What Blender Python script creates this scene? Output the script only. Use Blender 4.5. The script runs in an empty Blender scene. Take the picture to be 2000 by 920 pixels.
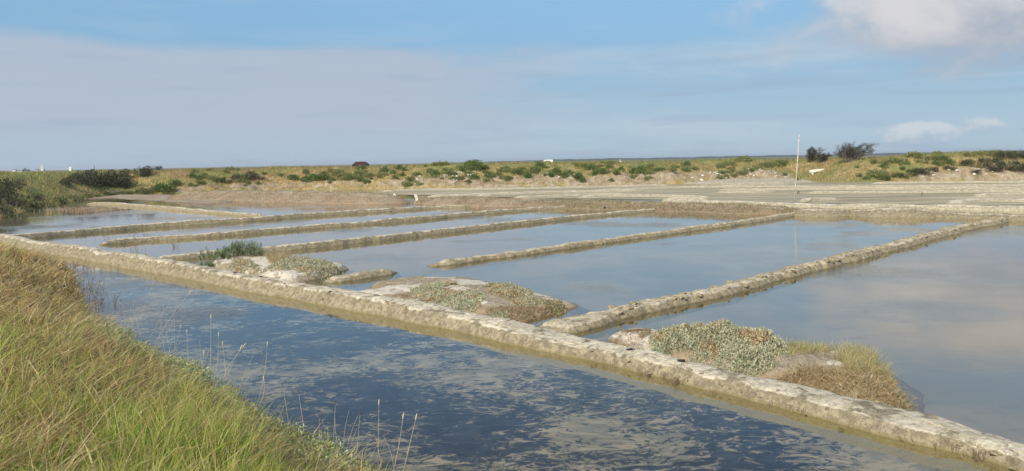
import bpy, math, random
import numpy as np
from mathutils import Matrix, Vector

random.seed(7)
rng = np.random.default_rng(11)
scene = bpy.context.scene
COL = scene.collection
rad = math.radians

# ------------------------------------------------------------------ camera
CAM_H = 3.0
FPX = 1500.0
PITCH, ROLL = 5.506, -1.06
ROT = Matrix.Rotation(rad(90 - PITCH), 3, 'X') @ Matrix.Rotation(rad(ROLL), 3, 'Z')
cam_data = bpy.data.cameras.new('camera')
cam_data.sensor_width = 36.0
cam_data.lens = 27.0
cam_data.clip_start = 0.05
cam_data.clip_end = 30000
cam = bpy.data.objects.new('camera', cam_data)
cam.matrix_world = Matrix.Translation((0, 0, CAM_H)) @ ROT.to_4x4()
COL.objects.link(cam)
scene.camera = cam

# ------------------------------------------------------------------ world / sky
SUN_AZ, SUN_EL = -150.0, 36.0
SKY_STRENGTH = 0.14
world = bpy.data.worlds.new('World')
scene.world = world
world.use_nodes = True
wt = world.node_tree
for n in list(wt.nodes):
    wt.nodes.remove(n)


class NT:
    """small helper for node graphs"""
    def __init__(self, tree):
        self.t = tree

    def new(self, kind, **kw):
        n = self.t.nodes.new(kind)
        for k, v in kw.items():
            setattr(n, k, v)
        return n

    def link(self, sock, val):
        if isinstance(val, bpy.types.NodeSocket):
            self.t.links.new(val, sock)
        elif val is not None:
            if hasattr(sock, 'default_value'):
                try:
                    sock.default_value = val
                except Exception:
                    sock.default_value = (*val, 1.0)

    def m(self, op, a, b=None, c=None, clamp=False):
        n = self.new('ShaderNodeMath', operation=op)
        n.use_clamp = clamp
        self.link(n.inputs[0], a)
        if b is not None:
            self.link(n.inputs[1], b)
        if c is not None:
            self.link(n.inputs[2], c)
        return n.outputs[0]

    def smooth(self, x, lo, hi, to0=0.0, to1=1.0):
        n = self.new('ShaderNodeMapRange', interpolation_type='SMOOTHSTEP')
        self.link(n.inputs[0], x)
        self.link(n.inputs[1], lo)
        self.link(n.inputs[2], hi)
        n.inputs[3].default_value = to0
        n.inputs[4].default_value = to1
        return n.outputs[0]

    def mix(self, f, a, b, blend='MIX'):
        n = self.new('ShaderNodeMix', data_type='RGBA', blend_type=blend)
        self.link(n.inputs[0], f)
        for s, v in ((n.inputs[6], a), (n.inputs[7], b)):
            if isinstance(v, bpy.types.NodeSocket):
                self.t.links.new(v, s)
            else:
                s.default_value = (v[0], v[1], v[2], 1.0)
        return n.outputs[2]

    def noise(self, vec, scale, detail=4.0, rough=0.55, dist=0.0, out='Fac'):
        n = self.new('ShaderNodeTexNoise')
        if vec is not None:
            self.link(n.inputs['Vector'], vec)
        n.inputs['Scale'].default_value = scale
        n.inputs['Detail'].default_value = detail
        n.inputs['Roughness'].default_value = rough
        n.inputs['Distortion'].default_value = dist
        return n.outputs[out]

    def xyz(self, x, y, z):
        n = self.new('ShaderNodeCombineXYZ')
        for i, v in enumerate((x, y, z)):
            self.link(n.inputs[i], v)
        return n.outputs[0]

    def scalevec(self, vec, s):
        n = self.new('ShaderNodeMapping')
        self.link(n.inputs['Vector'], vec)
        n.inputs['Scale'].default_value = s
        return n.outputs[0]

    def rotvec(self, vec, rz, s):
        n = self.new('ShaderNodeMapping')
        self.link(n.inputs['Vector'], vec)
        n.inputs['Rotation'].default_value = (0, 0, rz)
        n.inputs['Scale'].default_value = s
        return n.outputs[0]


W = NT(wt)
sky = W.new('ShaderNodeTexSky', sky_type='NISHITA')
sky.sun_disc = False
sky.sun_elevation = rad(SUN_EL)
sky.sun_rotation = rad(SUN_AZ)
sky.altitude = 0
sky.air_density = 1.0
sky.dust_density = 0.6
sky.ozone_density = 2.0
tc = W.new('ShaderNodeTexCoord')
sep = W.new('ShaderNodeSeparateXYZ')
wt.links.new(tc.outputs['Generated'], sep.inputs[0])
DX, DY, DZ = sep.outputs
az = W.m('MULTIPLY', W.m('ARCTAN2', DX, DY), 57.2958)
el = W.m('MULTIPLY', W.m('ARCSINE', DZ), 57.2958)
c = sky.outputs[0]
K = 1.0 / SKY_STRENGTH


def cc(r, g, b):
    return (r * K, g * K, b * K)


hs = W.new('ShaderNodeHueSaturation')
hs.inputs['Saturation'].default_value = 1.0
hs.inputs['Value'].default_value = 1.0
wt.links.new(c, hs.inputs['Color'])
c = hs.outputs[0]
# thin high cirrus everywhere
v_cir = W.xyz(W.m('MULTIPLY', W.m('ADD', az, W.m('MULTIPLY', el, 1.6)), 0.045), W.m('MULTIPLY', el, 0.34), 3.1)
cir = W.noise(v_cir, 1.0, 6.0, 0.55, 0.6)
# low haze band
c = W.mix(W.m('MULTIPLY', W.smooth(el, 26.0, 3.0), 0.97), c, W.mix(W.smooth(el, 0.0, 11.0), cc(0.355, 0.48, 0.58), cc(0.165, 0.345, 0.53)))
c = W.mix(W.m('MULTIPLY', W.m('MULTIPLY', W.smooth(cir, 0.44, 0.74), W.smooth(az, -16.0, 4.0, 0.3, 1.0)), 0.6), c, cc(0.46, 0.54, 0.62))
# long grey veil on the left
wob = W.noise(W.xyz(W.m('MULTIPLY', az, 0.07), W.m('MULTIPLY', el, 0.35), 8.0), 1.0, 5.0, 0.55, 0.3)
elw = W.m('ADD', el, W.m('MULTIPLY', W.m('SUBTRACT', wob, 0.5), 2.6))
azw = W.m('ADD', az, W.m('MULTIPLY', W.m('SUBTRACT', wob, 0.5), 34.0))
veil = W.m('MULTIPLY', W.smooth(elw, 8.7, 7.5), W.smooth(azw, 7.0, -9.0))
veil = W.m('MULTIPLY', veil, W.smooth(elw, 0.2, 3.2, 0.45, 0.9))
c = W.mix(veil, c, cc(0.39, 0.45, 0.545))
# faint darker streaks right of the middle
st = W.noise(W.xyz(W.m('MULTIPLY', W.m('ADD', az, W.m('MULTIPLY', el, -2.0)), 0.09), W.m('MULTIPLY', el, 0.9), 21.0), 1.0, 4.0, 0.5, 0.4)
c = W.mix(W.m('MULTIPLY', W.m('MULTIPLY', W.smooth(st, 0.5, 0.72), W.smooth(el, 9.0, 6.0)), 0.45), c, cc(0.30, 0.39, 0.50))
# vapour trail line
trail_el = W.m('ADD', 4.25, W.m('MULTIPLY', W.m('SUBTRACT', az, 5.0), 0.022))
tr = W.m('ABSOLUTE', W.m('SUBTRACT', W.m('ADD', el, W.m('MULTIPLY', W.m('SUBTRACT', wob, .5), .5)), trail_el))
tr = W.m('MULTIPLY', W.m('MULTIPLY', W.smooth(tr, 0.16, 0.0), W.smooth(az, 6.0, 14.0)), W.m('MULTIPLY', W.smooth(cir, .3, .6), .22))
c = W.mix(tr, c, cc(0.52, 0.59, 0.65))
# cumulus clouds (azimuth, elevation, half width, half height, softness)
fb = W.noise(W.xyz(W.m('MULTIPLY', az, 0.16), W.m('MULTIPLY', el, 0.26), 5.0), 1.0, 9.0, 0.56, 0.35)
fb2 = W.noise(W.xyz(W.m('MULTIPLY', az, 0.75), W.m('MULTIPLY', el, 1.15), 2.0), 1.0, 8.0, 0.6, 0.2)


def cumulus(c, a0, e0, ra, re, noise, amp, soft, low, high, opacity):
    qa = W.m('POWER', W.m('ABSOLUTE', W.m('DIVIDE', W.m('SUBTRACT', az, a0), ra)), 2.0)
    qe = W.m('POWER', W.m('ABSOLUTE', W.m('DIVIDE', W.m('SUBTRACT', el, e0), re)), 2.0)
    d = W.m('SUBTRACT', 1.0, W.m('ADD', qa, qe))
    d = W.m('ADD', d, W.m('MULTIPLY', W.m('SUBTRACT', noise, 0.5), amp))
    mask = W.m('MULTIPLY', W.smooth(d, 0.0, soft), opacity)
    up = W.m('ADD', W.m('DIVIDE', W.m('SUBTRACT', el, e0), re), W.m('MULTIPLY', W.m('SUBTRACT', noise, 0.5), 3.6))
    colr = W.mix(W.smooth(up, -0.9, 0.6), low, high)
    return W.mix(mask, c, colr)


c = cumulus(c, 34.5, 9.3, 19.0, 5.0, fb, 2.0, 0.9, cc(0.34, 0.38, 0.45), cc(0.60, 0.59, 0.60), 0.95)
c = cumulus(c, 27.9, 1.35, 3.0, 0.85, fb2, 1.6, 0.6, cc(0.38, 0.46, 0.56), cc(0.64, 0.64, 0.66), 0.6)
c = cumulus(c, 31.3, 1.7, 1.6, 0.6, fb2, 1.8, 0.8, cc(0.34, 0.43, 0.54), cc(0.56, 0.59, 0.63), 0.7)
bg = W.new('ShaderNodeBackground')
wt.links.new(c, bg.inputs[0])
bg.inputs[1].default_value = SKY_STRENGTH
wout = W.new('ShaderNodeOutputWorld')
wt.links.new(bg.outputs[0], wout.inputs[0])

# ------------------------------------------------------------------ sun
S = Vector((math.sin(rad(SUN_AZ)) * math.cos(rad(SUN_EL)), math.cos(rad(SUN_AZ)) * math.cos(rad(SUN_EL)), math.sin(rad(SUN_EL))))
sd = bpy.data.lights.new('sun', 'SUN')
sd.energy = 4.4
sd.angle = rad(0.53)
sd.color = (1.0, 0.92, 0.77)
so = bpy.data.objects.new('sun', sd)
so.rotation_euler = S.to_track_quat('Z', 'Y').to_euler()
COL.objects.link(so)

scene.view_settings.view_transform = 'Standard'
scene.view_settings.look = 'None'
scene.view_settings.exposure = 0.22
scene.view_settings.gamma = 1.0
scene.view_settings.use_curve_mapping = False
scene.cycles.max_bounces = 8
scene.cycles.transparent_max_bounces = 12

# ------------------------------------------------------------------ geometry helpers


def ray(px, py):
    d = ROT @ Vector(((px - 1000) / FPX, -(py - 460) / FPX, -1.0))
    return d


def G(px, py, z=0.0):
    """ground point (x, y) seen at a photograph pixel, on the level z"""
    d = ray(px, py)
    t = (z - CAM_H) / d.z
    return np.array((d.x * t, d.y * t))


def PD(px, py, dist):
    """point at forward distance dist along a pixel's ray"""
    d = ray(px, py)
    t = dist / d.y
    return Vector((d.x * t, dist, CAM_H + d.z * t))


def hash3(ix, iy, iz):
    h = (ix.astype(np.int64) * 374761393 + iy.astype(np.int64) * 668265263 + iz.astype(np.int64) * 2147483647 % 1274126177)
    h = (h ^ (h >> 13)) * 1274126177
    h = h ^ (h >> 16)
    return (h & 0xFFFF) / 65535.0


def vnoise(x, y, z=0.0):
    x = np.asarray(x, float); y = np.asarray(y, float); z = np.zeros_like(x) + z
    ix, iy, iz = np.floor(x), np.floor(y), np.floor(z)
    fx, fy, fz = x - ix, y - iy, z - iz
    fx = fx * fx * (3 - 2 * fx); fy = fy * fy * (3 - 2 * fy); fz = fz * fz * (3 - 2 * fz)
    r = 0
    for a in (0, 1):
        for b in (0, 1):
            for d in (0, 1):
                w = (fx if a else 1 - fx) * (fy if b else 1 - fy) * (fz if d else 1 - fz)
                r = r + w * hash3(ix + a, iy + b, iz + d)
    return r


def fbm(x, y, z=0.0, oct=4, gain=0.5):
    r = 0; a = 1.0; tot = 0; f = 1.0
    for o in range(oct):
        r = r + a * vnoise(np.asarray(x) * f + 17.3 * o, np.asarray(y) * f - 9.1 * o, z * f + 3.7 * o)
        tot += a; a *= gain; f *= 2.03
    return r / tot - 0.5


def sstep(x, a, b):
    t = np.clip((np.asarray(x, float) - a) / (b - a), 0, 1)
    return t * t * (3 - 2 * t)


def seg_dist(P, poly, closed):
    """distance of points P (N,2) to polyline; signed (inside positive) when closed"""
    poly = np.asarray(poly, float)
    n = len(poly)
    best = np.full(len(P), 1e9)
    inside = np.zeros(len(P), bool)
    for i in range(n if closed else n - 1):
        a = poly[i]; b = poly[(i + 1) % n]
        ab = b - a
        t = np.clip(((P - a) @ ab) / (ab @ ab + 1e-12), 0, 1)
        q = a + t[:, None] * ab
        best = np.minimum(best, np.hypot(P[:, 0] - q[:, 0], P[:, 1] - q[:, 1]))
        if closed:
            cond = (a[1] > P[:, 1]) != (b[1] > P[:, 1])
            xs = a[0] + (P[:, 1] - a[1]) * (b[0] - a[0]) / (b[1] - a[1] + 1e-12)
            inside ^= cond & (P[:, 0] < xs)
    if closed:
        return np.where(inside, best, -best)
    return best


def np_mesh(name, V, F, mat=None, color=None, attrs=None, smooth=True):
    """mesh from numpy arrays; F is (M,k)"""
    V = np.asarray(V, np.float32); F = np.asarray(F, np.int32)
    me = bpy.data.meshes.new(name)
    me.vertices.add(len(V)); me.vertices.foreach_set('co', V.ravel())
    k = F.shape[1]
    me.loops.add(F.size); me.loops.foreach_set('vertex_index', F.ravel())
    me.polygons.add(len(F))
    me.polygons.foreach_set('loop_start', np.arange(0, F.size, k, dtype=np.int32))
    try:
        me.polygons.foreach_set('loop_total', np.full(len(F), k, np.int32))
    except Exception:
        pass
    me.polygons.foreach_set('use_smooth', np.full(len(F), smooth, bool))
    if color is not None:
        at = me.attributes.new('Col', 'FLOAT_COLOR', 'POINT')
        cl = np.ones((len(V), 4), np.float32); cl[:, :3] = color
        at.data.foreach_set('color', cl.ravel())
    if attrs:
        for kx, v in attrs.items():
            at = me.attributes.new(kx, 'FLOAT', 'POINT')
            at.data.foreach_set('value', np.asarray(v, np.float32))
    me.update(calc_edges=True)
    me.validate()
    if mat:
        me.materials.append(mat)
    return me


def link(name, me, parent=None, label=None, cat=None, group=None, kind=None):
    o = bpy.data.objects.new(name, me)
    COL.objects.link(o)
    if parent:
        o.parent = parent
    tag(o, label, cat, group, kind)
    return o


def tag(o, label=None, cat=None, group=None, kind=None):
    if label: o['label'] = label
    if cat: o['category'] = cat
    if group: o['group'] = group
    if kind: o['kind'] = kind


def empty(name, loc, label, cat, group=None, rz=0.0):
    o = bpy.data.objects.new(name, None)
    o.empty_display_size = 0.1
    o.location = loc; o.rotation_euler = (0, 0, rz)
    COL.objects.link(o)
    tag(o, label, cat, group)
    return o


def grid_faces(nu, nv):
    a = (np.arange(nu - 1)[:, None] * nv + np.arange(nv - 1)[None, :]).ravel()
    return np.stack([a, a + nv, a + nv + 1, a + 1], 1)


def tube(path, radii, sides=6):
    """verts, quads of a tapered tube along a path"""
    path = [Vector(p) for p in path]
    V = []; n = len(path)
    for i, p in enumerate(path):
        t = (path[min(i + 1, n - 1)] - path[max(i - 1, 0)]).normalized()
        u = t.cross(Vector((0.31, 0.95, 0.1))).normalized()
        w = t.cross(u)
        for k in range(sides):
            a = 2 * math.pi * k / sides
            V.append(p + (u * math.cos(a) + w * math.sin(a)) * radii[i])
    F = []
    for i in range(n - 1):
        for k in range(sides):
            k2 = (k + 1) % sides
            F.append((i * sides + k, i * sides + k2, (i + 1) * sides + k2, (i + 1) * sides + k))
    return [tuple(v) for v in V], F


class MB:
    """collects simple shapes into one mesh"""
    def __init__(self):
        self.V = []; self.F = []

    def add(self, V, F):
        o = len(self.V)
        self.V += [tuple(v) for v in V]
        self.F += [tuple(i + o for i in f) for f in F]
        return self

    def box(self, x0, x1, y0, y1, z0, z1):
        V = [(x, y, z) for z in (z0, z1) for y in (y0, y1) for x in (x0, x1)]
        return self.add(V, [(0, 2, 3, 1), (4, 5, 7, 6), (0, 1, 5, 4), (2, 6, 7, 3), (0, 4, 6, 2), (1, 3, 7, 5)])

    def prism(self, prof, y0, y1):
        """prof: (x,z) outline, extruded along y"""
        n = len(prof)
        V = [(x, y0, z) for x, z in prof] + [(x, y1, z) for x, z in prof]
        F = [tuple(range(n)), tuple(range(2 * n - 1, n - 1, -1))]
        F += [(i, i + n, (i + 1) % n + n, (i + 1) % n) for i in range(n)]
        return self.add(V, F)

    def tube(self, path, radii, sides=6):
        V, F = tube(path, radii, sides)
        n = len(V)
        F = F + [tuple(range(sides - 1, -1, -1)), tuple(range(n - sides, n))]
        return self.add(V, F)

    def mesh(self, name, mat, smooth=False):
        me = bpy.data.meshes.new(name)
        me.from_pydata(self.V, [], self.F)
        if smooth:
            for p in me.polygons: p.use_smooth = True
        me.materials.append(mat)
        me.update()
        return me

# ------------------------------------------------------------------ materials


def new_mat(name):
    m = bpy.data.materials.new(name)
    m.use_nodes = True
    t = m.node_tree
    for n in list(t.nodes):
        t.nodes.remove(n)
    return m, NT(t)


def finish(N, shader):
    o = N.new('ShaderNodeOutputMaterial')
    N.t.links.new(shader, o.inputs[0])


def principled(N, col, rough=0.9, normal=None, spec=0.3):
    p = N.new('ShaderNodeBsdfPrincipled')
    N.link(p.inputs['Base Color'], col if isinstance(col, bpy.types.NodeSocket) else (*col, 1.0))
    N.link(p.inputs['Roughness'], rough)
    p.inputs['Specular IOR Level'].default_value = spec
    if normal is not None:
        N.link(p.inputs['Normal'], normal)
    return p.outputs[0]


def bump(N, h, strength, dist):
    b = N.new('ShaderNodeBump')
    b.inputs['Strength'].default_value = strength
    b.inputs['Distance'].default_value = dist
    N.link(b.inputs['Height'], h)
    return b.outputs[0]


def pos(N):
    g = N.new('ShaderNodeNewGeometry')
    return g.outputs['Position'], g.outputs['Normal']


def attr(N, name, out='Fac'):
    a = N.new('ShaderNodeAttribute')
    a.attribute_name = name
    return a.outputs[out]


def sepz(N, v):
    s = N.new('ShaderNodeSeparateXYZ')
    N.link(s.inputs[0], v)
    return s.outputs


def make_mud(name, mid, crust, wet, rust=None, crack_scale=7.0, crust_amt=1.0):
    m, N = new_mat(name)
    P, Nn = pos(N)
    z = sepz(N, P)[2]
    n1 = N.noise(P, 2.2, 6, 0.6)
    n2 = N.noise(P, 9.0, 6, 0.65)
    n3 = N.noise(P, 38.0, 4, 0.6)
    col = N.mix(N.smooth(n2, 0.38, 0.62), tuple(x * 0.62 for x in mid), tuple(x * 1.08 for x in mid))
    blot = N.noise(P, 22.0, 3, 0.7, 0.6)
    col = N.mix(N.m('MULTIPLY', N.smooth(blot, 0.55, 0.66), 0.75), col, tuple(x * 0.33 for x in mid))
    col = N.mix(N.m('MULTIPLY', N.smooth(n3, 0.52, 0.72), 0.45), col, tuple(x * 0.5 for x in mid))
    if rust:
        col = N.mix(N.smooth(N.noise(P, 1.1, 4, 0.6), 0.45, 0.62), col, rust)
    cr = attr(N, 'crest')
    nz = N.noise(P, 3.4, 5, 0.65, 0.5)
    crf = N.smooth(N.m('ADD', cr, N.m('ADD', N.m('MULTIPLY', N.m('SUBTRACT', n1, 0.5), 1.0), N.m('MULTIPLY', N.m('SUBTRACT', nz, 0.5), 2.2))), 0.72, 1.05)
    crf = N.m('MULTIPLY', crf, N.smooth(n2, 0.3, 0.55, 0.35, 1.0))
    col = N.mix(N.m('MULTIPLY', crf, crust_amt), col, crust)
    wetf = N.smooth(N.m('ADD', z, N.m('MULTIPLY', N.m('SUBTRACT', n2, 0.5), 0.06)), 0.05, -0.01)
    col = N.mix(wetf, col, wet)
    # drying cracks
    vor = N.new('ShaderNodeTexVoronoi', feature='DISTANCE_TO_EDGE')
    wv = N.new('ShaderNodeVectorMath', operation='MULTIPLY_ADD')
    N.link(wv.inputs[0], N.noise(P, 6.0, 4, 0.6, 0, 'Color')); wv.inputs[1].default_value = (.22, .22, .22); N.link(wv.inputs[2], P)
    N.link(vor.inputs['Vector'], wv.outputs[0])
    vor.inputs['Scale'].default_value = crack_scale * .8
    ck = N.smooth(vor.outputs['Distance'], 0.0, 0.05)
    ckc = N.m('MULTIPLY', N.m('SUBTRACT', 1.0, ck), N.m('MULTIPLY', crf, N.smooth(nz, .45, .6, 0.0, .35)))
    col = N.mix(ckc, col, tuple(x * 0.35 for x in mid))
    h = N.m('ADD', N.m('MULTIPLY', n2, 0.6), N.m('MULTIPLY', n3, 0.35))
    h = N.m('ADD', h, N.m('MULTIPLY', ck, N.m('MULTIPLY', cr, 0.12)))
    rough = N.m('SUBTRACT', 0.95, N.m('MULTIPLY', wetf, 0.45))
    finish(N, principled(N, col, rough, bump(N, h, 0.9, 0.05), 0.25))
    return m


M = {}
M['mud'] = make_mud('mud', (0.32, 0.27, 0.175), (0.60, 0.53, 0.395), (0.205, 0.165, 0.075))
M['mud_clod'] = make_mud('mud_clods', (0.36, 0.30, 0.19), (0.54, 0.47, 0.335), (0.16, 0.13, 0.06), crack_scale=5.0)
M['mud_brown'] = make_mud('mud_brown', (0.30, 0.24, 0.15), (0.46, 0.40, 0.29), (0.15, 0.12, 0.06), rust=(0.27, 0.19, 0.115))
M['mud_rust'] = make_mud('mud_rust', (0.34, 0.27, 0.18), (0.42, 0.37, 0.255), (0.16, 0.11, 0.065), rust=(0.31, 0.225, 0.145), crust_amt=0.8)
M['mud_pale'] = make_mud('mud_pale', (0.43, 0.38, 0.265), (0.66, 0.58, 0.44), (0.30, 0.265, 0.175))
M['mud_mound'] = make_mud('mud_mound', (0.40, 0.335, 0.235), (0.64, 0.58, 0.47), (0.17, 0.12, 0.06), rust=(0.33, 0.25, 0.16))


def make_plate_mat():
    m, N = new_mat('dried_salt_crust')
    P, Nn = pos(N)
    n2 = N.noise(P, 12.0, 6, 0.65)
    n3 = N.noise(P, 55.0, 4, 0.6)
    n0 = N.noise(P, 2.6, 3, 0.6)
    col = N.mix(N.smooth(N.m('ADD', N.m('MULTIPLY', n2, .5), N.m('MULTIPLY', n0, .5)), 0.40, 0.60), (0.38, 0.335, 0.235), (0.64, 0.58, 0.45))
    h = N.m('ADD', n2, N.m('MULTIPLY', n3, 0.4))
    finish(N, principled(N, col, 0.95, bump(N, h, 0.8, 0.02), 0.2))
    return m


M['plate'] = make_plate_mat()


def make_bed(name, cols, dark=None):
    m, N = new_mat(name)
    P, Nn = pos(N)
    if dark:
        Pr = N.rotvec(P, rad(-20), (0.8, 1.25, 1))
        warp = N.noise(Pr, 0.9, 3, 0.5, 0, 'Color')
        vadd = N.new('ShaderNodeVectorMath', operation='MULTIPLY_ADD')
        N.link(vadd.inputs[0], warp); vadd.inputs[1].default_value = (0.9, 0.9, 0.9); N.link(vadd.inputs[2], Pr)
        a = N.m('ADD', N.m('MULTIPLY', N.noise(vadd.outputs[0], 1.6, 10, 0.72, 0.5), 0.4), N.m('MULTIPLY', N.noise(vadd.outputs[0], 8.0, 10, 0.75, 0.8), 0.6))
        b = N.noise(P, 0.33, 4, 0.55)
        xx = sepz(N, P)
        # shallower and siltier towards the dyke's right-hand end
        silt = N.m('MULTIPLY', N.smooth(N.m('ADD', xx[0], N.m('MULTIPLY', xx[1], 0.6)), 5.2, 8.5), 0.07)
        b = N.m('ADD', b, silt)
        tone = N.noise(vadd.outputs[0], 3.0, 6, 0.6, 0.4)
        f = N.smooth(N.m('ADD', a, N.m('MULTIPLY', N.m('SUBTRACT', b, 0.5), 0.5)), 0.49, 0.55)
        light = N.mix(N.smooth(tone, 0.4, 0.62), cols[0], cols[1])
        dk = N.mix(N.smooth(tone, 0.4, 0.65), dark, tuple(x * 2.4 for x in dark))
        col = N.mix(f, dk, light)
    else:
        a = N.noise(P, 0.35, 6, 0.6, 0.4)
        b = N.noise(N.rotvec(P, rad(-38), (1, 2.2, 1)), 1.6, 7, 0.65, 0.5)
        col = N.mix(N.smooth(a, 0.38, 0.64), cols[0], cols[1])
        col = N.mix(N.m('MULTIPLY', N.smooth(b, 0.54, 0.70), 0.55), col, cols[2])
    finish(N, principled(N, col, 0.95, None, 0.1))
    return m


M['pan_bed'] = make_bed('pan_bed', [(0.20, 0.185, 0.16), (0.30, 0.245, 0.19), (0.15, 0.14, 0.12)])
M['channel_bed'] = make_bed('channel_bed', [(0.20, 0.18, 0.135), (0.36, 0.30, 0.215)], (0.016, 0.020, 0.026))


def make_wet_mud():
    m, N = new_mat('wet_pan_mud')
    P, Nn = pos(N)
    Pr = N.rotvec(P, rad(8), (0.07, 0.95, 1))
    a = N.noise(Pr, 1.0, 5, 0.6)
    b = N.noise(P, 1.2, 6, 0.65)
    col = N.mix(N.smooth(a, 0.4, 0.62), (0.235, 0.21, 0.13), (0.47, 0.405, 0.275))
    col = N.mix(N.m('MULTIPLY', N.smooth(b, 0.5, 0.68), 0.35), col, (0.20, 0.18, 0.115))
    rough = N.smooth(a, 0.36, 0.46, 0.06, 0.85)
    finish(N, principled(N, col, rough, bump(N, b, 0.05, 0.02), 0.12))
    return m


M['far_bed'] = make_wet_mud()


def make_water():
    m, N = new_mat('salt_water')
    P, Nn = pos(N)
    calm = N.noise(P, 0.16, 3, 0.5)
    rip = N.noise(N.rotvec(P, rad(-25), (1.0, 2.6, 1)), 5.0, 3, 0.55, 0.3)
    rip2 = N.noise(P, 1.1, 3, 0.5)
    amt = N.smooth(calm, 0.53, 0.66, 0.06, 1.0)
    h = N.m('ADD', N.m('MULTIPLY', N.m('MULTIPLY', rip, amt), 0.013), N.m('MULTIPLY', rip2, 0.0025))
    nb = N.new('ShaderNodeBump')
    nb.inputs['Strength'].default_value = 1.0
    nb.inputs['Distance'].default_value = 1.0
    N.link(nb.inputs['Height'], h)
    dt = N.new('ShaderNodeVectorMath', operation='DOT_PRODUCT')
    gi = N.new('ShaderNodeNewGeometry')
    N.link(dt.inputs[0], nb.outputs[0]); N.link(dt.inputs[1], gi.outputs['Incoming'])
    cosi = N.m('MINIMUM', N.m('ABSOLUTE', dt.outputs['Value']), 1.0)
    fres = N.m('ADD', 0.021, N.m('MULTIPLY', 0.979, N.m('POWER', N.m('SUBTRACT', 1.0, cosi), 5.0)))
    gl = N.new('ShaderNodeBsdfGlossy')
    gl.inputs['Roughness'].default_value = 0.03
    gl.inputs['Color'].default_value = (1, 1, 1, 1)
    N.link(gl.inputs['Normal'], nb.outputs[0])
    tr = N.new('ShaderNodeBsdfTransparent')
    tr.inputs['Color'].default_value = (0.86, 0.86, 0.78, 1)
    mx = N.new('ShaderNodeMixShader')
    N.t.links.new(fres, mx.inputs[0])
    N.t.links.new(tr.outputs[0], mx.inputs[1])
    N.t.links.new(gl.outputs[0], mx.inputs[2])
    finish(N, mx.outputs[0])
    return m


M['water'] = make_water()


def make_leafy(name, trans=0.35, rough=0.7, var=0.25):
    """foliage whose own colour sits in the Col attribute of each blade or leaf"""
    m, N = new_mat(name)
    colr = attr(N, 'Col', 'Color')
    d = principled(N, colr, rough, None, 0.25)
    t = N.new('ShaderNodeBsdfTranslucent')
    N.link(t.inputs['Color'], colr)
    mx = N.new('ShaderNodeMixShader')
    mx.inputs[0].default_value = trans
    N.t.links.new(d, mx.inputs[1]); N.t.links.new(t.outputs[0], mx.inputs[2])
    finish(N, mx.outputs[0])
    return m


M['leaf'] = make_leafy('foliage')
M['grass'] = make_leafy('grass_blades', 0.5, 0.6)


def plain(name, col, rough=0.8, var=0.2, scale=20.0, metal=0.0):
    m, N = new_mat(name)
    tcn = N.new('ShaderNodeTexCoord')
    n = N.noise(tcn.outputs['Object'], scale, 5, 0.6)
    colr = N.mix(N.smooth(n, 0.3, 0.7), tuple(x * (1 - var) for x in col), tuple(min(1, x * (1 + var)) for x in col))
    finish(N, principled(N, colr, rough, bump(N, n, 0.3, 0.02), 0.3))
    return m


M['twig'] = plain('twig', (0.16, 0.12, 0.08), 0.9)
M['dead'] = plain('dead_stems', (0.34, 0.25, 0.16), 0.9)
M['bark'] = plain('bark', (0.20, 0.17, 0.14), 0.9)
M['straw'] = plain('dry_stalk', (0.52, 0.44, 0.28), 0.8)
M['seed'] = plain('seed_head', (0.55, 0.47, 0.33), 0.9)
M['seed_dark'] = plain('dark_seed_head', (0.13, 0.11, 0.09), 0.9)
M['wood'] = plain('weathered_wood', (0.52, 0.47, 0.37), 0.85, 0.25, 8.0)
M['white'] = plain('white_paint', (0.80, 0.79, 0.75), 0.5, 0.05)
M['concrete'] = plain('pale_concrete', (0.70, 0.67, 0.58), 0.9, 0.15, 6.0)
M['stone'] = plain('white_stone', (0.62, 0.57, 0.47), 0.95, 0.2, 5.0)
M['dark'] = plain('dark_paint', (0.03, 0.03, 0.035), 0.5)
M['glass'] = plain('window_glass', (0.05, 0.06, 0.07), 0.1, 0.05)
M['roof'] = plain('dark_red_roof', (0.06, 0.025, 0.025), 0.8)
M['boards'] = plain('black_boards', (0.04, 0.035, 0.03), 0.85)
M['rubber'] = plain('rubber', (0.03, 0.03, 0.03), 0.8)
M['render'] = plain('white_render', (0.75, 0.73, 0.68), 0.9, 0.08, 2.0)
M['slate'] = plain('slate_roof', (0.10, 0.11, 0.13), 0.7)
M['churchstone'] = plain('church_stone', (0.50, 0.46, 0.40), 0.9, 0.1, 1.0)
M['shirt'] = plain('white_shirt', (0.8, 0.8, 0.8), 0.8, 0.05)
M['trousers'] = plain('dark_trousers', (0.04, 0.045, 0.06), 0.8)
M['skin'] = plain('skin', (0.45, 0.28, 0.2), 0.6)
M['feather'] = plain('brown_feathers', (0.13, 0.09, 0.06), 0.8, 0.3, 60)
M['feather_white'] = plain('white_feathers', (0.75, 0.73, 0.7), 0.8, 0.08, 60)
M['black'] = plain('black_mud_peel', (0.03, 0.025, 0.022), 0.9)


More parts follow.
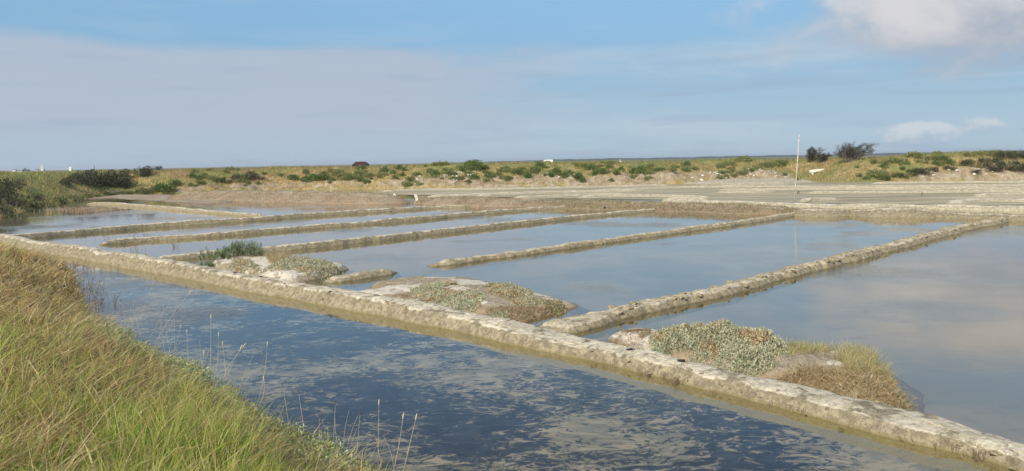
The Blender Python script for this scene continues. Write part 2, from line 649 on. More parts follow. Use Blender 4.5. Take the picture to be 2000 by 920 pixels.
def make_earth():
    m, N = new_mat('embankment_earth')
    P, Nn = pos(N)
    z = sepz(N, P)[2]
    n1 = N.noise(P, 0.22, 5, 0.6)
    n2 = N.noise(P, 1.3, 6, 0.65)
    n3 = N.noise(P, 5.0, 5, 0.6)
    earth = N.mix(N.smooth(n2, 0.35, 0.65), (0.25, 0.185, 0.115), (0.40, 0.325, 0.23))
    earth = N.mix(N.smooth(n3, 0.58, 0.72), earth, (0.52, 0.46, 0.37))
    grass = N.mix(N.smooth(n2, 0.35, 0.65), (0.27, 0.21, 0.09), (0.42, 0.31, 0.15))
    grass = N.mix(N.smooth(n1, 0.45, 0.62), grass, (0.22, 0.23, 0.08))
    bare = attr(N, 'bare')
    f = N.smooth(N.m('ADD', bare, N.m('ADD', N.m('MULTIPLY', N.m('SUBTRACT', n2, 0.5), 1.6), N.m('MULTIPLY', N.m('SUBTRACT', n1, 0.5), 2.0))), 0.38, 0.62)
    col = N.mix(f, grass, earth)
    h = N.m('ADD', n2, N.m('MULTIPLY', n3, 0.5))
    finish(N, principled(N, col, 0.95, bump(N, h, 1.0, 0.25), 0.1))
    return m


M['earth'] = make_earth()


def make_ground():
    m, N = new_mat('marsh_plain')
    P, Nn = pos(N)
    a = N.noise(P, 0.02, 6, 0.6)
    b = N.noise(P, 0.3, 6, 0.6)
    col = N.mix(N.smooth(a, 0.4, 0.6), (0.13, 0.13, 0.05), (0.24, 0.20, 0.10))
    col = N.mix(N.smooth(b, 0.45, 0.7), col, (0.10, 0.11, 0.045))
    finish(N, principled(N, col, 0.95, None, 0.1))
    return m


M['plain'] = make_ground()


def make_bank_soil():
    m, N = new_mat('bank_soil')
    P, Nn = pos(N)
    b = N.noise(P, 4.0, 6, 0.65)
    col = N.mix(N.smooth(b, 0.35, 0.65), (0.10, 0.085, 0.035), (0.20, 0.16, 0.07))
    finish(N, principled(N, col, 0.95, bump(N, b, 0.8, 0.08), 0.1))
    return m


M['bank_soil'] = make_bank_soil()


def make_shore():
    m, N = new_mat('distant_woods')
    P, Nn = pos(N)
    b = N.noise(P, 0.05, 5, 0.6)
    col = N.mix(N.smooth(b, 0.4, 0.6), (0.03, 0.04, 0.03), (0.06, 0.07, 0.045))
    finish(N, principled(N, col, 0.95, None, 0.05))
    return m


M['shore'] = make_shore()

# ------------------------------------------------------------------ ground, basin, embankment
CTR = np.array((0.0, 45.0))
basin = [G(-260, 430), G(-150, 445), G(0, 427), G(60, 410), G(165, 388), G(235, 379), G(330, 377.5), G(560, 369.5), G(860, 366.5), G(1100, 361.5),
         G(1300, 358), G(1480, 353), G(1545, 352), G(1640, 358), G(1760, 354), G(1900, 350.5), G(2000, 349), G(2300, 342)]
basin = [np.array(p) for p in basin] + [np.array((110.0, 60.0)), np.array((110.0, -25.0)), np.array((-60.0, -25.0)), np.array((-50.0, 12.0))]


def basin_R(th):
    """distance from CTR to the basin edge along compass angle th (0 = +Y, clockwise)"""
    dx, dy = math.sin(th), math.cos(th)
    best = 1e9
    n = len(basin)
    for i in range(n):
        a = basin[i] - CTR; b = basin[(i + 1) % n] - CTR
        e = b - a
        den = dx * e[1] - dy * e[0]
        if abs(den) < 1e-9: continue
        t = (a[0] * e[1] - a[1] * e[0]) / den
        u = (a[0] * dy - a[1] * dx) / den
        if t > 0 and -1e-6 <= u <= 1 + 1e-6: best = min(best, t)
    return best


NTH = 240
ths = np.linspace(0, 2 * math.pi, NTH, endpoint=False)
Rb = np.array([basin_R(t) for t in ths])
rings = [(0.0, 0.0, -0.16), (1.0, 3.0, -0.16), (1.0, 7.0, 1.0), (1.0, 40.0, 1.0), (1.0, 400.0, 0.9), (1.0, 2500.0, 0.6), (1.0, 9000.0, 0.0)]
V = []
for f, off, z in rings:
    rr = Rb * f + off
    V.append(np.stack([CTR[0] + np.sin(ths) * rr, CTR[1] + np.cos(ths) * rr, np.full(NTH, z)], 1))
V = np.concatenate(V)
F = []
for i in range(len(rings) - 1):
    for k in range(NTH):
        k2 = (k + 1) % NTH
        F.append((i * NTH + k, i * NTH + k2, (i + 1) * NTH + k2, (i + 1) * NTH + k))
gm = np_mesh('ground', V, F, M['pan_bed'], smooth=False)
gm.materials.append(M['plain'])
for i, p in enumerate(gm.polygons):
    p.material_index = 0 if i < NTH else 1
link('ground', gm, kind='structure')

# water sheet inside the basin
Vw = np.stack([CTR[0] + np.sin(ths) * (Rb + 1.0), CTR[1] + np.cos(ths) * (Rb + 1.0), np.zeros(NTH)], 1)
wm = bpy.data.meshes.new('water')
wm.from_pydata([tuple(v) for v in Vw], [], [tuple(range(NTH - 1, -1, -1))])
wm.materials.append(M['water'])
link('water', wm, kind='structure')

# embankment: crest level by photograph column
crest_px = np.array([-400, 0, 100, 180, 300, 560, 700, 880, 1050, 1300, 1450, 1560, 1700, 1760, 1830, 1900, 2000, 2400.])
crest_py = np.array([343, 338, 337, 333, 332, 329, 325.5, 321, 317.5, 315, 312.5, 310.5, 308, 304, 298, 297, 299.5, 296.])
crest_dst = np.array([52, 58, 66, 82, 100, 100, 100, 100, 100, 100, 100, 100, 100, 100, 100, 100, 100, 100.])
steep_px = np.array([-400, 200, 400, 700, 1000, 1300, 1500, 1545, 1600, 1720, 1780, 2000, 2400.])
steep_v = np.array([0.2, 0.25, 0.45, 0.6, 0.75, 0.8, 0.8, 0.2, 0.08, 0.1, 0.6, 0.8, 0.8])


def px_of(x, y):
    """photograph column of a ground bearing"""
    return 1000 + 1500 * x / np.maximum(y, 1.0) - 12


def emb_height(t, px, x, y):
    """t = metres outward from the embankment foot"""
    yh = 315.4 - (px - 1000) * math.tan(rad(1.06))
    zc = CAM_H + (yh - np.interp(px, crest_px, crest_py)) / 1500 * np.interp(px, crest_px, crest_dst) - 0.12
    zc = zc + fbm(x * .13, y * .13, 15.0, 4, .6) * .75 - .05
    sv = np.interp(px, steep_px, steep_v)
    tt = t + fbm(x * 0.35, y * 0.35, 1.0) * 2.2
    low = sstep(tt, -0.4, 2.6) * 0.52 * zc
    up = sstep(tt, 0.5, 11.0) * zc
    z = np.maximum(low * sv + (1 - sv) * 0, 0)
    z = z + (zc - z) * (up / np.maximum(zc, .1))
    back = sstep(t, 15.0, 28.0)
    z = z * (1 - back) + 0.9 * back
    z = z + fbm(x * 0.8, y * 0.8, 2.0, 5, .6) * 0.9 * sstep(tt, 0.0, 2.0) * (0.4 + sv) * (1 - .6 * sstep(t, 4, 9))
    return np.where(tt < -0.4, -0.25, z - 0.25 * (1 - sstep(tt, -0.4, 0.4)))


# angular range of the embankment: from the left bank round the back to the right
th0, th1 = math.radians(-112), math.radians(72)
emb_th = []
t = th0
while t < th1:
    emb_th.append(t)
    t += 0.35 / max(basin_R(t), 20)
emb_th = np.array(emb_th)
eR = np.array([basin_R(t) for t in emb_th])
k = 9
eR = np.convolve(np.pad(eR, (k, k), 'edge'), np.ones(2 * k + 1) / (2 * k + 1), 'valid')
offs = np.concatenate([np.arange(-1.2, 13.0, 0.35), np.arange(13.0, 30.0, 1.2)])
RR = eR[:, None] + offs[None, :]
EX = CTR[0] + np.sin(emb_th)[:, None] * RR
EY = CTR[1] + np.cos(emb_th)[:, None] * RR
TT = np.broadcast_to(offs[None, :], EX.shape)
EPX = px_of(EX, EY)
EZ = emb_height(TT, EPX, EX, EY)
svv = np.interp(EPX, steep_px, steep_v)
bare = np.clip(1.0 - np.abs(TT - 1.6) / 2.8, 0, 1) * svv * 1.05 + 0.18 * svv * (TT < 7)
V = np.stack([EX, EY, EZ], -1).reshape(-1, 3)
link('embankment', np_mesh('embankment', V, grid_faces(*EX.shape)[:, ::-1], M['earth'], attrs={'bare': bare.ravel()}), kind='structure')


def emb_point(px, t):
    """surface point of the embankment on a photograph column, t metres up from the foot"""
    lo = np.argmin(np.abs(EPX[:, 0] - px))
    th = emb_th[lo]
    r = eR[lo] + t
    x = CTR[0] + math.sin(th) * r; y = CTR[1] + math.cos(th) * r
    for _ in range(6):
        cur = float(px_of(np.array(x), np.array(y)))
        lo = int(np.clip(lo + np.sign(px - cur) * max(0, round(abs(px - cur) / 7)), 0, len(emb_th) - 1))
        th = emb_th[lo]; r = eR[lo] + t
        x = CTR[0] + math.sin(th) * r; y = CTR[1] + math.cos(th) * r
    z = float(emb_height(np.array([t]), np.array([px_of(np.array(x), np.array(y))]), np.array([x]), np.array([y]))[0])
    return Vector((x, y, z))

# ------------------------------------------------------------------ mud dykes


def resample(P, step):
    P = np.asarray(P, float)
    # Catmull-Rom
    out = []
    n = len(P)
    for i in range(n - 1):
        p0 = P[max(i - 1, 0)]; p1 = P[i]; p2 = P[i + 1]; p3 = P[min(i + 2, n - 1)]
        L = np.linalg.norm((p2 - p1)[:2])
        m = max(2, int(L / step))
        for q in range(m):
            u = q / m
            out.append(0.5 * ((2 * p1) + (-p0 + p2) * u + (2 * p0 - 5 * p1 + 4 * p2 - p3) * u * u + (-p0 + 3 * p1 - 3 * p2 + p3) * u ** 3))
    out.append(P[-1])
    return np.array(out)


def dyke(name, pts, half_top, slope, step, mat, rough=0.03, lump=2.5, taper=(0, 0), ncross=17, base=-0.17, shelf=0.12, label=None, cat='dyke', group=None, wmul=None):
    """pts: (px, py, crest height); a bank of mud swept along its crest line"""
    P = []
    for i, (px, py, h) in enumerate(pts):
        g = G(px, py, h)
        P.append((g[0], g[1], h, half_top * (wmul[i] if wmul else 1.0)))
    C = resample(P, step)
    n = len(C)
    s = np.concatenate([[0], np.cumsum(np.hypot(*np.diff(C[:, :2], axis=0).T))])
    T = np.gradient(C[:, :2], axis=0); T /= np.linalg.norm(T, axis=1)[:, None] + 1e-9
    Nn = np.stack([T[:, 1], -T[:, 0]], 1)
    C[:, :2] += Nn * (fbm(s * 0.55, s * 0 + 7.7 * len(pts), 3.0, 4) * 0.22)[:, None]
    tap = np.ones(n)
    if taper[0]: tap *= np.sqrt(np.clip(s / taper[0], 0, 1))
    if taper[1]: tap *= np.sqrt(np.clip((s[-1] - s) / taper[1], 0, 1))
    wob = fbm(s * 0.9, s * 0 + 1.3 * len(pts), 4.0, 5, .6) * 1.1
    h = (C[:, 2] * (1 + fbm(s * 0.8, s * 0 + 2.5 * len(pts), 9.0, 4) * 0.5) - base) * (0.25 + 0.75 * tap) + base
    h = np.where(tap < 0.02, base, h)
    ht = C[:, 3] * (1 + wob) * (0.35 + 0.65 * tap)
    wf = ht + np.maximum(h, 0.0) * slope
    shelf = shelf * (0.85 + 1.6 * fbm(s * 0.9, s * 0 + 3, 6.0, 4))
    wb = wf + shelf
    u = np.linspace(-1, 1, ncross)
    U = np.sign(u) * np.abs(u) ** 0.85
    lat = U[None, :] * wb[:, None]
    al = np.abs(lat)
    a = np.clip((al - ht[:, None]) / np.maximum(wf - ht, 1e-3)[:, None], 0, 1)
    b_ = np.clip((al - wf[:, None]) / shelf[:, None], 0, 1)
    crown = 0.02 * (1 - np.clip(np.abs(lat) / ht[:, None], 0, 1) ** 2)
    hp = np.maximum(h, 0.0)[:, None]
    z = hp * (1 - a ** 1.2) + np.minimum(h, 0.0)[:, None] + base * b_ ** 0.8 + crown * sstep(h, 0, .1)[:, None]
    X = C[:, 0][:, None] + Nn[:, 0][:, None] * lat
    Y = C[:, 1][:, None] + Nn[:, 1][:, None] * lat
    up = sstep(z, -0.05, 0.06)
    nz = fbm(X * lump, Y * lump, 3.0, 6, 0.66)
    ridge = 0.5 - np.abs(fbm(X * lump * 2.2 + 9, Y * lump * 2.2, 8.0, 4, 0.6)) * 3
    z = z + (nz * 2.6 - np.clip(ridge, 0, 1) * .45) * rough * up
    z = z + fbm(X * 2.0, Y * 2.0, 5.0, 4) * .06 * (1 - up) * (b_ > 0)
    push = fbm(X * lump * 0.8 + 31, Y * lump * 0.8, z * 3, 4, 0.55) * rough * 3.0
    X = X + Nn[:, 0][:, None] * push; Y = Y + Nn[:, 1][:, None] * push
    crest = np.clip(1.1 - a * 2.2 - b_ * 3, 0, 1) * sstep(z, 0.02, 0.10)
    V = np.stack([X, Y, z], -1).reshape(-1, 3)
    me = np_mesh(name, V, grid_faces(n, ncross), mat, attrs={'crest': crest.ravel()})
    o = link(name, me, label=label, cat=cat, group=group)
    return o, dict(C=C, N=Nn, s=s, ht=ht, h=h, tap=tap, V=V, obj=o, nc=ncross)


main_pts = [(-260, 433, .32), (-100, 444, .32), (0, 458, .32), (60, 468, .32), (150, 482, .32), (300, 505, .31), (450, 532, .29), (600, 559, .26), (700, 577, .25), (800, 595, .235),
            (900, 614, .22), (1000, 635, .20), (1100, 657, .18), (1200, 680, .165), (1300, 703, .15), (1400, 727, .145), (1500, 750, .14), (1600, 775, .13),
            (1700, 799, .125), (1800, 824, .12), (1900, 851, .11), (2000, 880, .11), (2200, 941, .11), (2500, 1036, .11)]
main_dyke, MD = dyke('mud_dyke', main_pts, 0.24, 0.8, 0.04, M['mud'], 0.017, 4.2, ncross=45, shelf=.22, wmul=[.7] * 5 + [.7, .75, .8, .85, .9] + [1.0] * 14,
                     label='long main mud dyke with cracked white crest beside the algae-streaked channel')
dykeA, _ = dyke('mud_dyke', [(-200, 472, 0.218), (-60, 466, 0.218), (30, 458, 0.218), (150, 448, 0.218), (300, 436, 0.218), (450, 426.5, 0.218), (600, 416.5, 0.204), (760, 407, 0.19), (840, 402.5, 0.177), (920, 400.5, 0.15)],
      0.11, 0.55, 0.1, M['mud'], 0.03, 2.5, (0, .6), label='farthest long pan dyke, touching the pool with the brown plants')
dykeB, _ = dyke('mud_dyke', [(188, 471, 0.178), (260, 464, 0.185), (400, 455, 0.185), (600, 440, 0.185), (800, 424.5, 0.185), (960, 411, 0.178), (1060, 404.5, 0.158), (1130, 402, 0.132)],
      0.11, 0.55, 0.08, M['mud'], 0.03, 2.5, (.9, .5), label='narrow mud dyke with a small bird on its crest')
dykeC, _ = dyke('mud_dyke', [(285, 504, 0.145), (340, 498, 0.158), (420, 490, 0.165), (500, 484, 0.178), (640, 471, 0.185), (800, 454, 0.185), (1000, 433, 0.178), (1150, 418, 0.165), (1290, 407, 0.145)],
      0.11, 0.55, 0.07, M['mud'], 0.03, 2.8, (.5, .6), label='narrow mud dyke with a short white pipe in its side')
dykeD, _ = dyke('mud_dyke', [(826, 515, 0.106), (880, 507, 0.132), (1000, 491, 0.145), (1150, 470.5, 0.152), (1300, 450, 0.158), (1450, 430, 0.165), (1540, 416, 0.172), (1590, 408, 0.172)],
      0.13, 0.6, 0.06, M['mud_clod'], 0.035, 3.0, (.8, .3), label='straight mud dyke with one rounded free end, running to the pole bank')
dykeE, ED = dyke('mud_dyke', [(1065, 642, 0.101), (1150, 618, 0.122), (1250, 594, 0.137), (1350, 573, 0.144), (1450, 550, 0.151), (1560, 521, 0.158), (1700, 485, 0.173), (1820, 455, 0.18), (1900, 436, 0.187), (1965, 424, 0.187)],
      0.16, 0.7, 0.04, M['mud_clod'], 0.034, 4.0, (.4, .3), ncross=33, wmul=[2.0, 1.6, 1.1, 1, 1, 1, 1, 1, 1, 1],
      label='broad crumbly mud dyke between the two widest pans')
dyke('mud_dyke', [(628, 546, .1), (660, 539, .13), (710, 531, .15), (750, 526, .14), (778, 524, .1)], 0.16, 0.8, 0.05, M['mud_clod'], 0.03, 3.0, (.4, .5),
     label='short stub of mud dyke between the two nearest shrubby mounds on its line')
dyke('mud_dyke', [(166, 395.5, .19), (200, 395, .2), (300, 401.5, .2), (400, 410, .18), (480, 416.5, .16), (515, 419.5, .14)], 0.16, 0.7, 0.15, M['mud'], 0.03, 2.0, (.8, .4),
     label='low smooth dyke between the plant pool and the rust-coloured flat')
BK = []
# brown banks in the middle distance
BK.append(dyke('mud_bank', [(335, 377, .55), (400, 374, .7), (480, 373, .75), (600, 375, .75), (700, 377, .75), (750, 379, .7), (776, 384, .45)], 0.6, 2.8, 0.2, M['mud_rust'], 0.07, 1.2, (3, .9), ncross=25,
     label='rust-pink sloping bank left of the leaning plank', cat='bank')[1])
BK.append(dyke('mud_bank', [(808, 391, .25), (850, 386.5, .4), (930, 387, .45), (1000, 389, .45), (1060, 391, .42)], 0.7, 3.0, 0.2, M['mud_rust'], 0.06, 1.3, (1.2, 2), ncross=25,
     label='low rusty bank right of the leaning plank', cat='bank')[1])
BK.append(dyke('mud_bank', [(1010, 394, .3), (1100, 392.5, .38), (1200, 394, .4), (1300, 397, .38), (1400, 400, .36), (1500, 403, .35), (1570, 405, .32)], 0.7, 3.6, 0.2, M['mud_brown'], 0.07, 1.5, (1.5, 1.0), ncross=25,
     label='brown weedy bank closing the middle pans, ending at the pole', cat='bank')[1])
BK.append(dyke('mud_bank', [(1555, 410, .24), (1600, 408, .34), (1660, 411, .22), (1720, 408, .36), (1770, 406, .42), (1830, 412, .26), (1900, 416.5, .22), (2000, 421, .22), (2150, 428, .22)], 0.35, 2.0, 0.12, M['mud'], 0.06, 2.0, (.5, 0), ncross=25,
     label='lumpy pale mud bank closing the widest pans right of the pole', cat='bank')[1])
# reddish glasswort flat and sandy pad


PATCH_V = {}


def patch(name, pts, hmax, edge, res, mat, rough=0.03, lump=2.0, label=None, cat=None, group=None, kind=None, base=-0.17, crestf=None, parent=None):
    """mound of mud with an outline given by pixels (px, py, z)"""
    poly = np.array([G(a, b, z) for a, b, z in pts])
    x0, y0 = poly.min(0) - edge - .1; x1, y1 = poly.max(0) + edge + .1
    xs = np.arange(x0, x1, res); ys = np.arange(y0, y1, res)
    X, Y = np.meshgrid(xs, ys, indexing='ij')
    sdist = seg_dist(np.stack([X.ravel(), Y.ravel()], 1), poly, True).reshape(X.shape)
    sdist = sdist + fbm(X * 1.5, Y * 1.5, 7.0) * edge * 0.9
    f = sstep(sdist, -edge * 0.5, edge)
    Z = base + (hmax - base) * f * (0.72 + 0.28 * sstep(sdist, 0, edge * 3)) + fbm(X * lump, Y * lump, 2.0, 5, 0.55) * rough * 3 * f
    nu, nv = X.shape
    Fq = grid_faces(nu, nv)
    keep = (f.ravel()[Fq] > 0.001).any(1)
    Fq = Fq[keep]
    used = np.unique(Fq)
    remap = np.full(nu * nv, -1); remap[used] = np.arange(len(used))
    V = np.stack([X, Y, Z], -1).reshape(-1, 3)[used]
    cr = sstep(fbm(X * 1.1, Y * 1.1, 12.0, 4), -0.10, 0.10) * f * 1.15 if crestf is None else crestf(X, Y) * f
    me = np_mesh(name, V, remap[Fq], mat, attrs={'crest': cr.ravel()[used]})
    o = link(name, me, parent, label, cat, group, kind)

    PATCH_V[o.name] = V

    def hz(x, y):
        i = np.clip(((np.asarray(x) - x0) / res).astype(int), 0, nu - 1)
        j = np.clip(((np.asarray(y) - y0) / res).astype(int), 0, nv - 1)
        return Z[i, j]
    return o, hz, poly


patch('glasswort_flat', [(150, 389, 0), (230, 380, 0), (340, 380, 0), (420, 386, 0), (470, 395, 0), (400, 402, 0), (300, 394, 0), (210, 388, 0)], 0.06, 0.5, 0.25, M['mud_rust'], 0.02, 1.5, kind='structure')
patch('glasswort_flat', [(120, 409, 0), (160, 402, 0), (225, 402, 0), (262, 408, 0), (240, 414, 0), (180, 417, 0), (140, 416, 0)], 0.035, 0.7, 0.2, M['mud_rust'], 0.025, 1.5, kind='structure')
patch('sand_pad', [(1330, 360, 0), (1380, 354, 0), (1470, 350, 0), (1555, 349, 0), (1600, 356, 0), (1545, 361, 0), (1440, 362, 0)], 0.28, 0.9, 0.35, M['mud_pale'], 0.02, 1.0, kind='structure', crestf=lambda x, y: x * 0 + 0.8)
# pale raised bed below the far salt pans
farpoly = [G(690, 379), G(800, 369), G(1100, 363.5), G(1500, 358), G(2100, 351), G(2600, 340), G(2600, 420), G(2000, 403), G(1560, 396), G(1330, 391), G(1000, 386), G(830, 381)]
fm = bpy.data.meshes.new('far_pan_bed')
fm.from_pydata([(p[0], p[1], 0.012) for p in farpoly], [], [tuple(range(len(farpoly)))])
fm.materials.append(M['far_bed'])
link('far_pan_bed', fm, kind='structure')
# bed of the channel
A = [G(p[0], p[1], p[2]) for p in main_pts]
edge_px = [(-260, 462), (0, 489), (55, 498), (100, 511), (138, 528), (172, 622), (300, 706), (420, 772), (520, 836), (620, 892), (720, 948), (900, 1052)]
EDGE = [G(a, b, 0) for a, b in edge_px] + [np.array((2.8, 2.6)), np.array((8.0, -4.0))]
Va = [(p[0], p[1], -0.135) for p in A]
Vc = [(p[0] - 9.0, p[1] - 9.0, -0.135) for p in A]
na = len(A)
cm = bpy.data.meshes.new('channel_bed')
cm.from_pydata(Va + Vc, [], [(k_, na + k_, na + k_ + 1, k_ + 1) for k_ in range(na - 1)])
cm.materials.append(M['channel_bed'])
link('channel_bed', cm, kind='structure')

# low pale ridges between the far salt pans
ridges = [
    ([(740, 372), (860, 368), (1000, 366.5), (1150, 363.5), (1310, 359.5)], 1.0),
    ([(930, 380), (1040, 375), (1180, 370), (1330, 364), (1480, 362), (1640, 363), (1820, 361.5), (2100, 359)], 1.0),
    ([(960, 376), (1120, 372.5), (1260, 369.5)], .7),
    ([(830, 381), (900, 379), (985, 376)], .7),
    ([(1000, 384), (1090, 380), (1170, 377.5), (1230, 377)], .9),
    ([(1400, 368.5), (1560, 367), (1760, 366.5), (2100, 364.5)], 1.0),
    ([(1395, 372.5), (1450, 373), (1520, 371)], .7),
    ([(1570, 374), (1680, 373), (1820, 372), (2100, 370)], .9),
    ([(1130, 383), (1200, 380), (1290, 380), (1390, 383)], .9),
    ([(1565, 389.5), (1590, 387), (1625, 386), (1650, 386)], .6),
    ([(1860, 394), (1885, 390), (1930, 388), (1985, 388), (2060, 389)], 1.2),
    ([(1900, 380), (1960, 377), (2060, 375)], .8),
    ([(1700, 356.5), (1800, 354.5), (1900, 354), (2050, 353)], .9),
    ([(1290, 386), (1340, 385.5), (1390, 386.5)], .6),
]
RIDGE_LABELS = ['pale ridge along the embankment foot, from the leaning planks towards the sand pad',
    'longest pale ridge of the far pans, passing in front of the sand pad',
    'thin pale ridge next inward from the embankment-foot ridge',
    'thin pale ridge starting behind the low rusty bank',
    'pale ridge close behind the brown weedy bank near its planks end', "long pale ridge crossing behind the pole's lower third", 'short thin ridge left of the dark stakes in the far pans',
    'long pale ridge passing just behind the two dark stakes',
    'wavy pale ridge behind the middle of the brown weedy bank',
    'short curved ridge right beside the pole',
    'broad curved pale hump behind the lumpy pale bank',
    'short pale ridge behind the broad curved hump',
    'pale ridge under the dark scrub of the embankment rise', "short pale spit touching the straight ridge's free end"]
for (pts, w), rl in zip(ridges, RIDGE_LABELS):
    dyke('pan_ridge', [(a, b, .17) for a, b in pts], 0.38 * w, 1.4, 0.3, M['mud_pale'], 0.015, 1.0, (1.0, 1.0), ncross=11,
         label=rl, cat='ridge', group='ridges of the far salt pans')
dyke('pan_ridge', [(1290, 388.5, .2), (1380, 391, .22), (1460, 393.5, .22), (1560, 396.5, .22), (1700, 399, .22), (1850, 401, .22), (2000, 403.5, .22), (2200, 408, .22)], 0.3, 1.2, 0.2, M['mud_pale'], 0.015, 1.0, (1, 0), ncross=13,
     label='straight pale mud ridge passing the foot of the pole', cat='ridge')

# dried crust plates on the crest of the main dyke and clods on the broad dyke


def crust_plates(parent, D, s0, s1, cell, ncol, width, maxn, name, mat, thick, keep, seed):
    r = random.Random(seed)
    s = D['s']
    n = int((s1 - s0) / cell)
    cor = {}
    VG = D['V'].reshape(len(s), D['nc'], 3)

    def at(sv, lat):
        i = int(np.clip(np.searchsorted(s, sv), 0, len(s) - 1))
        c = D['C'][i]; nn = D['N'][i]
        lv = (VG[i, :, :2] - c[:2]) @ nn
        oo_ = np.argsort(lv)
        return c[0] + nn[0] * lat, c[1] + nn[1] * lat, float(np.interp(lat, lv[oo_], VG[i, oo_, 2]))
    for i in range(n + 1):
        for j in range(ncol + 1):
            cor[i, j] = (s0 + (i + r.uniform(-.34, .34)) * cell, (j / ncol - 0.5) * 2 * width + r.uniform(-.32, .32) * 2 * width / ncol)
    count = 0
    for i in range(n):
        for j in range(ncol):
            if count >= maxn: return
            sm = s0 + (i + .5) * cell
            if fbm(np.array([sm * 0.8]), np.array([j * 0.7 + seed]), 2.0)[0] < keep or r.random() < 0.12: continue
            q = [cor[i, j], cor[i + 1, j], cor[i + 1, j + 1], cor[i, j + 1]]
            cs = sum(p[0] for p in q) / 4; cl = sum(p[1] for p in q) / 4
            ring = []
            for e in range(4):
                a = q[e]; b = q[(e + 1) % 4]
                for u in (0.16, 0.5, 0.84):
                    k = 0.90 + r.uniform(-.12, .06)
                    ring.append((cs + (a[0] + (b[0] - a[0]) * u - cs) * k, cl + (a[1] + (b[1] - a[1]) * u - cl) * k))
            tilt1 = r.uniform(-.06, .06); tilt2 = r.uniform(-.06, .06)
            lift = r.uniform(-.3, 0.8) * thick
            Vt = []; Vb = []
            cx, cy, ch = at(cs, cl)
            for (ss, ll) in ring:
                x, y, h = at(ss, ll)
                z = h + 0.007 + lift + r.uniform(-.002, .002)
                Vt.append((x - cx, y - cy, z - ch)); Vb.append((x - cx, y - cy, z - ch - thick - 0.035))
            m = len(ring)
            mid = (0, 0, sum(v[2] for v in Vt) / m + thick * r.uniform(-.2, .5))
            Vv = Vt + Vb + [mid]
            Ff = [(k, (k + 1) % m, 2 * m) for k in range(m)] + [(k, k + m, (k + 1) % m + m, (k + 1) % m) for k in range(m)]
            me = bpy.data.meshes.new(name)
            me.from_pydata(Vv, [], [f[::-1] for f in Ff] if D.get('flip') else Ff)
            me.materials.append(mat)
            o = link(name, me, parent)
            o.location = (cx, cy, ch)
            count += 1


def s_at(D, px, py, h):
    g = G(px, py, h)
    return D['s'][np.argmin(np.hypot(D['C'][:, 0] - g[0], D['C'][:, 1] - g[1]))]


MD['flip'] = False
crust_plates(main_dyke, MD, s_at(MD, 980, 645, .25), s_at(MD, 2050, 900, .13), 0.21, 3, 0.23, 150, 'mud_plate', M['plate'], 0.008, 0.075, 3)
crust_plates(main_dyke, MD, s_at(MD, 420, 531, .32), s_at(MD, 980, 645, .25), 0.28, 2, 0.2, 80, 'mud_plate', M['plate'], 0.010, 0.075, 5)
import bmesh


def lump_mesh(name, seed, mat, flat=.65, sub=1, jit=(.65, 1.2)):
    r = np.random.default_rng(seed)
    bm = bmesh.new()
    bmesh.ops.create_icosphere(bm, subdivisions=sub, radius=1)
    for v in bm.verts:
        v.co *= r.uniform(*jit)
        v.co.z *= flat
    me = bpy.data.meshes.new(name); bm.to_mesh(me); bm.free()
    me.materials.append(mat)
    return me


clods = [lump_mesh('clod', 700 + q, M['mud_clod'], .5) for q in range(6)]
for D, par, num, s0, s1, w in ((ED, dykeE, 240, .035, .10, 1.3), (MD, main_dyke, 230, .018, .05, 1.7)):
    for q in range(num):
        k_ = random.randrange(30, len(D['C']) - 5) if D is ED else random.randrange(int(len(D['C']) * .45), len(D['C']) - 5)
        lat = random.uniform(-1, 1) * D['ht'][k_] * w
        o = link('clod', random.choice(clods), par)
        z_ = D['h'][k_] - max(0, abs(lat) - D['ht'][k_]) * 1.1
        o.location = (D['C'][k_, 0] + D['N'][k_, 0] * lat, D['C'][k_, 1] + D['N'][k_, 1] * lat, z_ + .005)
        sc_ = random.uniform(s0, s1)
        o.scale = (sc_ * random.uniform(.8, 1.6), sc_, sc_ * random.uniform(.6, 1.1))
        o.rotation_euler = (random.uniform(-.4, .4), random.uniform(-.4, .4), random.uniform(0, 6.28))

# ------------------------------------------------------------------ blades and leaves


def blades(P, L, Wd, lean, azi, col, curve=0.5):
    """N grass blades: base P, length, width, lean (0 upright..1 flat), azimuth; 5 triangles each"""
    n = len(P)
    dx, dy = np.cos(azi), np.sin(azi)
    sx, sy = -dy, dx
    # random facing so the flat side is not always across the lean
    fa = rng.uniform(0, math.pi, n)
    wx = np.cos(fa); wy = np.sin(fa)
    lv = [0.0, 0.38, 0.72, 1.0]
    wv = [1.0, 0.9, 0.6, 0.0]
    V = np.zeros((n, 7, 3), np.float32)
    k = 0
    for t, w in zip(lv, wv):
        a = lean * (0.55 * t + curve * t * t)
        hor = L * a
        ver = L * t * np.sqrt(np.clip(1 - (lean * 0.75 * t) ** 2, 0.06, 1))
        cx = P[:, 0] + dx * hor; cy = P[:, 1] + dy * hor; cz = P[:, 2] + ver
        if w > 0:
            V[:, k] = np.stack([cx - wx * Wd * w * .5, cy - wy * Wd * w * .5, cz], 1)
            V[:, k + 1] = np.stack([cx + wx * Wd * w * .5, cy + wy * Wd * w * .5, cz], 1)
            k += 2
        else:
            V[:, k] = np.stack([cx, cy, cz], 1)
    base = np.arange(n)[:, None] * 7
    tri = np.array([[0, 1, 3], [0, 3, 2], [2, 3, 5], [2, 5, 4], [4, 5, 6]])
    Fc = (base[:, :, None] + tri[None]).reshape(-1, 3)
    colv = np.repeat(col[:, None, :], 7, 1)
    return V.reshape(-1, 3), Fc, colv.reshape(-1, 3)


